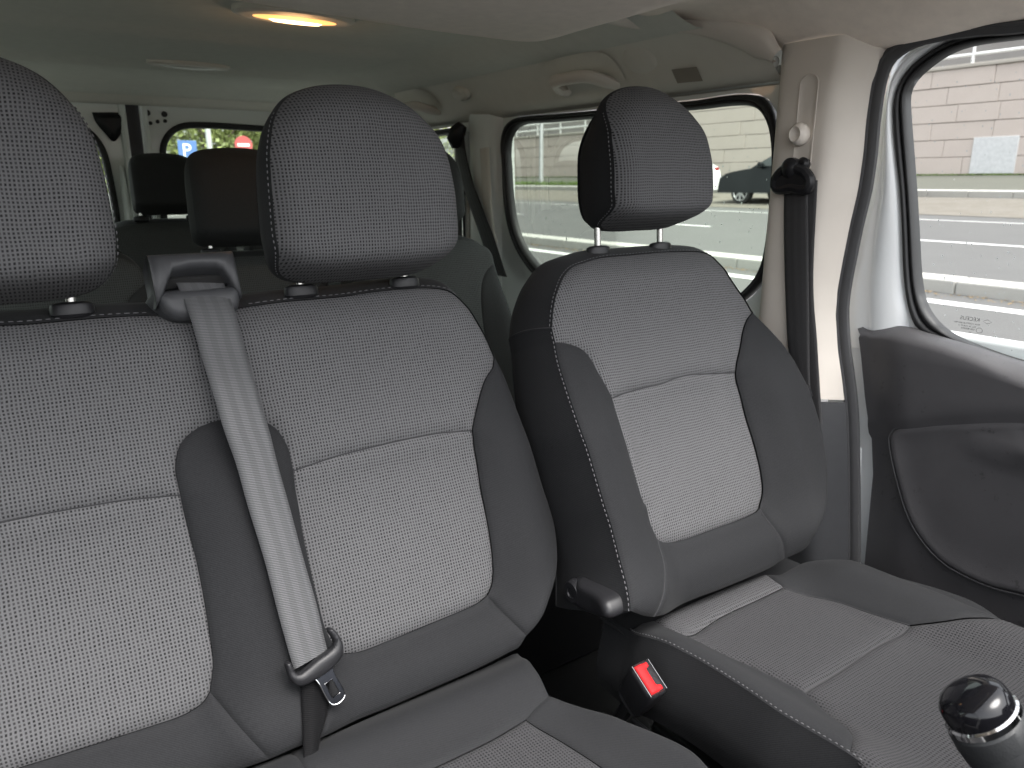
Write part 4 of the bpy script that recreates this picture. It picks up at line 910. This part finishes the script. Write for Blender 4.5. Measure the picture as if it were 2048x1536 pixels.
m = MB(); m.tube([(.785, .845, .772), (.783, .838, .766), (.784, .832, .752), (.786, .832, .742)], [.006, .011, .012, .007], 12); m.build('belt_stop', M['plastic2'], pb)
# ------------------------------------------------------------------ seats further back
def rear_seat(name, label, cx, cy, zt, wd_, grp, sc=1.0, cat='seat'):
    root = thing(name, label, cat, grp); fr = frame((cx, cy - .18, zt - .52), 19.0); hw = wd_ / 2
    bk = part('backrest', root)
    def hf(s, t):
        u = abs(s) / hw; return .03 * S(.5, .9, u) * (1 - S(.3, .48, t)) - .03 * S(.50, .56, t) - .03 * S(.85, 1.02, u)
    half = [(0, .548), (.5 * hw, .546), (.70 * hw, .538), (.83 * hw, .515), (.91 * hw, .47), (.96 * hw, .40), (1.0 * hw, .30), (1.02 * hw, .18), (1.0 * hw, .06), (.93 * hw, .0)]
    ins = [(0, .548), (.5 * hw, .546), (.70 * hw, .538), (.83 * hw, .515), (.90 * hw, .475), (.72 * hw, .44), (.62 * hw, .39), (.57 * hw, .30), (.56 * hw, .12), (.45 * hw, .06), (0, .05)]
    both = lambda L: cr(L + [(-a, b) for a, b in L[::-1][1:]], .008)
    I = [p for p in both(ins)]
    panel('insert', bk, fr, hf, I[:-1], M['meshd'], grid=.014)
    bo = half[4:] ; inn = ins[4:10]
    for sg in (1, -1):
        lp = chain(cr([ins[4]] + half[5:], .008), cr([half[-1], (.45 * hw, .0), ins[9]], .008), cr(inn[::-1], .008))
        panel('bolster', bk, fr, hf, [(sg * a, b) for a, b in lp], M['clothd'], grid=.014)
    o = both(half[::-1][:-1] + [(0, .548)]); o = [( -a, b) for a, b in o]
    wrap('side_cover', bk, fr, hf, o, M['clothd'], .10, 1.03, .03, flip=False, n=120)
    V, F, A = cdt(rs(o, 100, True), (), .04); obj('back_cover', [W(fr, s, t, -.10) for s, t in V], [f[::-1] for f in F], M['clothd'], bk)
    topy = fr['O'][1] + .55 * fr['T'][1]
    headrest(root, (cx, topy - .02, zt + .018), fr, M['clothd'], M['clothd'], sc, stitch=False, gap=.02, post_z=zt + .004, boxy=True)
    cu = rbox('cushion', (cx, cy - .42, zt - .52), (wd_, .46, .13), M['clothd'], root, .04, seg=5)
    rbox('pedestal', (cx, cy - .38, (zt - .58) / 2), (wd_ * .8, .36, zt - .60), M['plastic2'], root, .01)
    return root
G2 = 'second row seats'; G3 = 'third row seats'
rear_seat('second_row_seat', 'second row seat against the side wall, seen right of the middle headrest', .475, 1.80, 1.005, .46, G2, .86)
rear_seat('second_row_seat', 'second row centre seat, its dark headrest just left of the middle headrest', .047, 1.90, .980, .41, G2, .90)
rear_seat('second_row_seat', 'second row seat behind the leftmost headrest, mostly hidden', -.385, 1.90, 1.000, .43, G2, .95)
rear_seat('third_row_seat', 'third row centre seat with black headrest below the gap of the back doors', .015, 2.70, 1.028, .42, G3, .75)
rear_seat('third_row_seat', 'third row seat hidden behind the middle front headrest', .470, 2.70, 1.028, .46, G3, .75)
rear_seat('third_row_seat', 'third row seat hidden behind the leftmost front headrest', -.44, 2.70, 1.028, .42, G3, .75)
# second row belt on the rear pillar
rb = thing('seat_belt', 'black belt slanting down the rear pillar to the second row seat', 'seat belt', 'seat belts')
ribbon('webbing', [(.798, 2.182, 1.300), (.798, 2.190, 1.243), (.797, 2.148, 1.135), (.795, 2.042, .986), (.79, 1.960, .87)], [(.798, 2.135, 1.299), (.798, 2.125, 1.235), (.797, 2.072, 1.130), (.795, 1.962, .986), (.79, 1.880, .87)], M['webd'], rb, nrm=(-1, -.2, 0))
m = MB(); m.tube([(.80, 2.145, 1.318), (.79, 2.155, 1.300), (.785, 2.17, 1.275), (.79, 2.172, 1.25)], [.016, .026, .026, .014], 12); m.build('belt_guide', M['plastic2'], rb)
m = MB(); m.tube([(.80, 2.175, 1.25), (.80, 2.180, .4)], .018, 8, up=(1, 0, 0), sx=.1); m.build('vertical_webbing', M['webd'], rb)
# ------------------------------------------------------------------ outdoors
def gz(x): return -.55 + .07 * (x - .8)
def struct(o): o['kind'] = 'structure'; return o
def ground_mat(name, a, b, sc, bmp=.5, bs=60, rough=.85, fine=250):
    m, nt, bb, o = newmat(name); f = noise(nt, sc, 5, .65); g = noise(nt, fine, 2)
    c = mixc(nt, f, a, b); c = mixc(nt, math_n(nt, 'MULTIPLY', g, .5), c, tuple(x * .6 for x in a)); nt.links.new(c, bb.inputs['Base Color']); bb.inputs['Roughness'].default_value = rough
    bump(nt, bb, noise(nt, bs, 3), bmp, .01); return m
E_ = dict(asph=ground_mat('asphalt', (.068, .067, .066), (.094, .093, .091), 1.3, .4, 40, .75, 45), paint=ground_mat('road_paint', (.55, .55, .54), (.70, .70, .68), 3, .2, 40, .6, 60),
 kerb=ground_mat('kerb_stone', (.33, .325, .30), (.44, .43, .40), 4, .3, 30), cob=ground_mat('cobbles', (.085, .072, .052), (.17, .16, .145), 2.2, .8, 9, .9, 12), path=ground_mat('footpath', (.062, .064, .050), (.092, .092, .074), 2.5),
 conc=ground_mat('wall_block', (.48, .415, .375), (.56, .49, .45), 1.1, .3, 20, .9, 30), joint=simple('wall_joint', (.40, .345, .31), .9), white=ground_mat('whitewash', (.42, .43, .44), (.80, .80, .80), 9), cop=ground_mat('coping', (.35, .32, .28), (.45, .42, .38), 2),
 rail=simple('white_rail_paint', (.74, .74, .73), .4), fac=ground_mat('facade_render', (.25, .235, .22), (.31, .295, .28), .8), win=simple('window_glass', (.06, .07, .08), .1), pole=simple('galvanised_steel', (.42, .43, .44), .5, metal=.3),
 car=simple('dark_car_paint', (.006, .0075, .009), .35, coat=.0, spec=.25), carw=simple('white_car_paint', (.70, .71, .72), .2, coat=1), tyre=simple('tyre_rubber', (.015, .015, .015), .8), alloy=simple('alloy_wheel', (.55, .55, .56), .3, metal=.7), cglass=simple('car_glass', (.03, .035, .035), .06),
 grass=simple('grass_blades', (.085, .14, .025), .8, .4, 2), blue=simple('blue_sign', (.06, .13, .32), .5), redp=simple('red_sign', (.33, .06, .06), .5), bark=simple('bark', (.10, .08, .06), .9, .3, 8))
# stains on the blockwork
nt_ = E_['conc'].node_tree
def leafm(nm, c):
    m, nt, b, o = newmat(nm); f = noise(nt, .9, 4); nt.links.new(mixc(nt, f, tuple(x * .5 for x in c), tuple(x * 1.5 for x in c)), b.inputs['Base Color']); b.inputs['Roughness'].default_value = .6; return m
E_['tail'] = simple('tail_lamp', (.20, .02, .02), .2)
E_['leaf'] = leafm('leaf_green', (.16, .19, .06))
def sheet(name, x0, x1, y0, y1, mat, dz=0.0, parent=None, nx=2):
    xs = np.linspace(x0, x1, nx); V = [(x, y, gz(x) + dz) for x in xs for y in (y0, y1)]; F = [(2 * i, 2 * i + 2, 2 * i + 3, 2 * i + 1) for i in range(nx - 1)]
    return obj(name, V, F, mat, parent, False)
road = struct(sheet('road', -400, 400, -400, 500, E_['asph']))
for y0, y1, x in [(-4 + 7.0 * k, -.6 + 7.0 * k, 11.8) for k in range(9)]: sheet('lane_dash', x - .045, x + .045, y0 + .9, y1 + .9, E_['paint'], .004, road)
sheet('lane_line', 14.48, 14.54, -30, 90, E_['paint'], .004, road); sheet('edge_line', 7.48, 7.66, -30, 90, E_['paint'], .004, road)
for k in range(12):
    y = 8.4 + k * 2.6; V = [(2.6, y, 0), (2.6, y + .13, 0), (6.9, y + 2.33, 0), (6.9, y + 2.2, 0)]; obj('bay_line', [(x, yy, gz(x) + .004) for x, yy, _ in V], [(0, 3, 2, 1)], E_['paint'], road, False)
kb = struct(part('median_kerb', None)); 
kme = None
for k in range(40):
    m = MB(); y = -1.5 + k * .99 + .13
    m.box((0, 0, 0), (.30, .982, .22)); 
    if kme is None: o = m.build('kerb_stone', E_['kerb'], kb, False); bevel(o, .018, 2); kme = o.data
    else:
        o = bpy.data.objects.new('kerb_stone', kme); COL.objects.link(o); o.parent = kb; bevel(o, .018, 2)
    o.location = (8.20, y, gz(8.20) + .035 + random.uniform(-.004, .004)); o.rotation_euler = (0, -.07, random.uniform(-.004, .004))
# dead leaves and grit at the kerb foot
m = MB()
for _ in range(1400):
    x = 8.02 - abs(random.gauss(0, .10)); y = random.uniform(1, 16); s = random.uniform(.008, .025); a = random.uniform(0, 6.3)
    m.add([(x + s * math.cos(a), y + s * math.sin(a), gz(x) + .01), (x - s * math.sin(a) * .5, y + s * math.cos(a) * .5, gz(x) + .016), (x - s * math.cos(a), y - s * math.sin(a), gz(x) + .012)], [(0, 1, 2)])
o = m.build('leaf_litter', simple('dry_leaves', (.22, .15, .07), .9, .4, 8), None, False); o['kind'] = 'stuff'; o['label'] = 'dry brown leaf litter along the foot of the kerb'
struct(sheet('parking_strip', 15.3, 19.2, -60, 140, E_['cob'], .008))
fk = struct(part('pavement_kerb', None))
for k in range(30):
    o = bpy.data.objects.new('kerb_stone', kme); COL.objects.link(o); o.parent = fk; bevel(o, .018, 2); o.location = (19.3, 2 + k * .99, gz(19.3) + .06); o.rotation_euler = (0, -.07, 0)
XW = 26.6; ZB = 1.33
V = []; pv = [(19.4, gz(19.4) + .16), (22, gz(22) + .16), (26.9, ZB)]
struct(obj('pavement', [(x, y, z) for x, z in pv for y in (-60, 140)], [(0, 2, 3, 1), (2, 4, 5, 3)], E_['path'], None, False))
# retaining wall of coursed blocks
wl = thing('retaining_wall', 'pale pinkish block retaining wall across the road, topped by a white railing', 'wall')
YW0, YW1 = 4.0, 46.0
YS = 27.0
rbox('backing', (XW + .35, (YW0 + YS) / 2, ZB + 1.2), (.5, YS - YW0, 4.3), E_['joint'], wl, .01); rbox('backing', (XW + .35, (YS + YW1) / 2, ZB + .6), (.5, YW1 - YS, 3.26), E_['joint'], wl, .01)
CH = .56; rng = random.Random(3); shapes = {}
for r in range(6):
    y = YW0 + (r % 2) * .6; z = ZB + r * CH
    while y < (YW1 if r < 4 else YS) - .5:
        w = rng.choice((1.3, 1.6, 2.0, 1.6)) if y < 17 else 5.0
        key = (w,)
        if key not in shapes:
            m = MB(); m.box((0, 0, 0), (.2, w - .010, CH - .018)); o = m.build('block', E_['conc'], wl, False); bevel(o, .012, 1); shapes[key] = o.data
        else:
            o = bpy.data.objects.new('block', shapes[key]); COL.objects.link(o); o.parent = wl; bevel(o, .012, 1)
        o.location = (XW + rng.uniform(-.012, .012), y + w / 2, z + CH / 2); y += w
rbox('coping', (XW + .05, (YW0 + YS) / 2, ZB + 6 * CH + .06), (.42, YS - YW0, .12), E_['cop'], wl, .02); rbox('coping', (XW + .05, (YS + YW1) / 2, ZB + 4 * CH + .06), (.42, YW1 - YS, .12), E_['cop'], wl, .02)
rbox('whitewashed_hatch', (XW - .115, 12.35, ZB + .60), (.03, 1.36, 1.14), E_['white'], wl, .01)
rl = thing('railing', 'white tubular railing along the top of the block wall', 'railing')
zt = ZB + 6 * CH + .12
for z in (.28, .62, .96):
    for ya, yb, dz in ((YW0, YS, 0), (YS, YW1, -2 * CH)):
        m = MB(); m.tube([(XW, y, zt + z + dz) for y in np.linspace(ya, yb, 10)], .05, 8); m.build('rail', E_['rail'], rl)
for k in range(20):
    m = MB(); y = YW0 + .7 + k * 2.2; dz = 0 if y < YS else -2 * CH; m.tube([(XW, y, zt - .02 + dz), (XW, y, zt + 1.0 + dz)], .05, 8); m.build('post', E_['rail'], rl)
bd = thing('building', 'grey rendered building with dark windows behind the white railing', 'building')
rbox('facade', (XW + 5.2, 22, ZB + 7.5), (.4, 60, 12), E_['fac'], bd, .02)
for k in range(16):
    f = rbox('window', (XW + 4.98, -2 + k * 3.3, ZB + 5.9), (.10, 1.6, 1.9), E_['rail'], bd, .01)
    for sg in (-1, 1): rbox('pane', (XW + 4.92, -2 + k * 3.3 + sg * .37, ZB + 5.9), (.03, .66, 1.7), E_['win'], f, .004)
# grass strip at the wall foot
m = MB()
for _ in range(9000):
    y = random.uniform(8, 44); x = 19.9 + abs(random.gauss(0, .35)) if random.random() < S(17, 24, y) * .7 else XW - .25 - abs(random.gauss(0, .12)); z = gz(x) + .15 if x < 22 else ZB - .02
    h = random.uniform(.06, .22); a = random.uniform(0, 6.3); w = .012
    if x > 22: h *= .35
    m.add([(x - w * math.cos(a), y - w * math.sin(a), z), (x + w * math.cos(a), y + w * math.sin(a), z), (x + random.gauss(0, .05), y + random.gauss(0, .05), z + h)], [(0, 1, 2)])
o = m.build('grass', E_['grass'], None, False); o['kind'] = 'stuff'; o['label'] = 'thin green grass along the pavement and the wall foot'
# parked cars
def car(name, label, x, y_nose, col, ln=4.25, grp='cars parked across the road'):
    root = thing(name, label, 'car', grp); x1 = x + 1.72
    prof = [(0, .32), (.02, .55), (.10, .72), (.45, .84), (1.05, .93), (1.20, .96), (1.95, 1.40), (2.35, 1.46), (3.1, 1.44), (3.75, 1.18), (4.15, .98), (4.24, .62), (4.20, .34)]
    sh = cr([(a, b) for a, b in prof], .06); rows = []
    for k, ins, top in ((0, .10, 0), (.06, .02, 0), (.5, 0, 0), (.94, .02, 0), (1, .10, 0)):
        rows.append([(x + (x1 - x) * k + (.22 * S(.95, 1.4, b) * (1 if k < .5 else -1 if k > .5 else 0)), y_nose - a - (ins if a < .3 else -ins if a > 3.9 else 0), gz(x) + b - ins * .25) for a, b in sh])
    bo = loft('body', rows, col, root, capends=True); sharp(bo, 30)
    gw = cr([(1.32, .98), (1.98, 1.36), (2.35, 1.41), (3.05, 1.39), (3.55, 1.14), (3.5, 1.0), (2.4, .97), (1.32, .98)], .08)[:-1]
    V, F, A = cdt(gw, (), .1)
    for sg, xx in ((1, x), (-1, x1)): obj('side_glass', [(xx + sg * (.22 * S(.95, 1.4, b) - .012), y_nose - a, gz(x) + b) for a, b in V], F, E_['cglass'], root)
    obj('windscreen', [(x + .30, y_nose - 1.30, gz(x) + .995), (x1 - .30, y_nose - 1.30, gz(x) + .995), (x1 - .40, y_nose - 1.93, gz(x) + 1.405), (x + .40, y_nose - 1.93, gz(x) + 1.405)], [(0, 1, 2, 3)], E_['cglass'], root, False)
    for a in (.88, 3.42):
        for xx, sg in ((x + .02, -1), (x1 - .02, 1)):
            Mw = Matrix.Translation((xx, y_nose - a, gz(x) + .32)) @ Matrix.Rotation(sg * math.pi / 2, 4, 'Y')
            m = MB(); m.lathe([(.22, -.18), (.30, -.18), (.325, -.14), (.325, -.03), (.30, .012), (.235, .012), (.22, -.02)], Mw, 32); w = m.build('wheel', E_['tyre'], root)
            m = MB()
            for q in range(8):
                t = q * math.pi / 4; m.box(Mw @ Vector((.125 * math.cos(t), .125 * math.sin(t), .004)), (.20, .045, .02), (Mw.to_3x3() @ Matrix.Rotation(t, 3, 'Z')))
            m.lathe([(.05, -.02), (.06, .012), (.001, .016)], Mw, 16); m.tube([Mw @ Vector((.225 * math.cos(t), .225 * math.sin(t), .006)) for t in np.linspace(0, 2 * math.pi, 33)[:-1]], .014, 6, closed=True); m.build('rim', E_['alloy'], w, False)
    m = MB(); m.box((x - .06, y_nose - 1.52, gz(x) + 1.0), (.14, .12, .14)); o = m.build('wing_mirror', col, root); bevel(o, .03)
    for sg in (0, 1): rbox('headlight', (x + .28 + sg * 1.16, y_nose - .10, gz(x) + .66), (.34, .16, .13), E_['alloy'], root, .03)
    for sg in (0, 1): rbox('tail_light', (x + .22 + sg * 1.28, y_nose - 4.12, gz(x) + .93), (.20, .12, .12), E_['tail'], root, .03)
    return root
car('parked_car', 'dark parked hatchback with silver wheel seen through the side window', 16.2, 14.75, E_['car']); car('parked_car', 'white parked car just ahead of the dark one, mostly hidden by a headrest', 16.3, 20.3, E_['carw'])
# lamp post and the signs behind
lp = thing('lamp_post', 'slim grey lamp post in front of the block wall', 'lamp post')
m = MB(); m.tube([(21.0, 29.6, gz(21)), (21.0, 29.6, 9)], [.11, .06], 12); m.build('pole', E_['pole'], lp)
m = MB(); m.tube([(21, 29.6, 8.98), (20.4, 29.6, 9.2), (19.4, 29.6, 9.25)], .045, 8); m.build('arm', E_['pole'], lp); rbox('lamp_head', (19.1, 29.6, 9.24), (.7, .22, .12), E_['pole'], lp, .04)
def sign(name, label, x, y, z, kind, mat):
    r = thing(name, label, 'road sign', 'road signs behind the van'); m = MB(); m.tube([(x, y + .04, gz(x)), (x, y + .04, z)], .035, 8); m.build('post', E_['pole'], r)
    if kind == 'P':
        b = rbox('plate', (x, y, z), (.62, .03, .62), mat, r, .01)
        cu_ = bpy.data.curves.new('letter', 'FONT'); cu_.body = 'P'; cu_.size = .62; cu_.extrude = .004; t = bpy.data.objects.new('letter', cu_mesh(cu_)); COL.objects.link(t); t.data.materials.append(E_['rail']); t.location = (x - .19, y - .022, z - .22); t.rotation_euler = (math.pi / 2, 0, 0); t.parent = b
    else:
        m = MB(); m.lathe([(.33, -.012), (.33, .012), (.001, .012)], Matrix.Translation((x, y, z)) @ Matrix.Rotation(math.pi / 2, 4, 'X'), 32); b = m.build('plate', mat, r)
        rbox('bar', (x, y - .018, z), (.44, .01, .10), E_['rail'], b, .003)
    return r
def rearpt(px, py, y):   # direction of a point seen through the back window
    return None
SGN = [('parking_sign', 'square blue parking sign seen through the back window', 5.37, 29.0, 2.17, 'P', E_['blue']), ('no_entry_sign', 'round red sign seen through the back window', 7.56, 30.0, 2.42, 'O', E_['redp'])]
for a in SGN: sign(*a)
p2 = thing('street_pole', 'pale street pole right of the blue sign', 'pole'); m = MB(); m.tube([(6.25, 29.5, gz(6.2)), (6.18, 29.5, 7)], .10, 10); m.build('shaft', E_['pole'], p2)
# trees behind
def tree(label, x, y, h, r, seed):
    t = thing('broadleaf_tree', label, 'tree', 'trees behind the van'); q = random.Random(seed); z0 = gz(x)
    m = MB(); m.tube([(x, y, z0 - .2), (x + .1, y, z0 + h * .3), (x - .1, y + .1, z0 + h * .6)], [.22, .16, .07], 10)
    for k in range(6):
        a = q.uniform(0, 6.3); m.tube([(x, y, z0 + h * (.25 + .05 * k)), (x + r * .6 * math.cos(a), y + r * .6 * math.sin(a), z0 + h * (.5 + .06 * k))], [.07, .02], 6)
    m.build('trunk', E_['bark'], t)
    m = MB(); cl = [(x + q.gauss(0, r * .5), y + q.gauss(0, r * .4), z0 + h * q.uniform(.12, .95), r * q.uniform(.25, .5)) for _ in range(34)]
    for _ in range(5200):
        c_ = q.choice(cl); u = Vector((q.gauss(0, 1), q.gauss(0, 1), q.gauss(0, 1))).normalized() * c_[3] * q.uniform(.5, 1.05); p = Vector(c_[:3]) + u
        a = Vector((q.gauss(0, 1), q.gauss(0, 1), q.gauss(0, 1))).normalized() * .13; b = a.cross(Vector((q.gauss(0, 1), q.gauss(0, 1), q.gauss(0, 1)))).normalized() * .08
        m.add([p - a, p + b, p + a, p - b], [(0, 1, 2, 3)])
    m.build('crown', E_['leaf'], t, False)
for i, (lb, x, y, h, r) in enumerate((('bushy tree behind the blue sign', 7.5, 36, 8, 3.4), ('bushy tree behind the red sign', 13.0, 37, 8, 3.6), ('bushy tree at the left edge of the back window', 3.2, 38, 7.5, 3.2), ('bushy tree seen past the leftmost headrest', -1.0, 36, 8, 3.2), ('bushy tree behind the street pole', 10.2, 40, 9, 3.6), ('bushy tree hidden behind the middle headrest', 17, 38, 8, 3.4))): tree(lb, x, y, h, r, 20 + i)
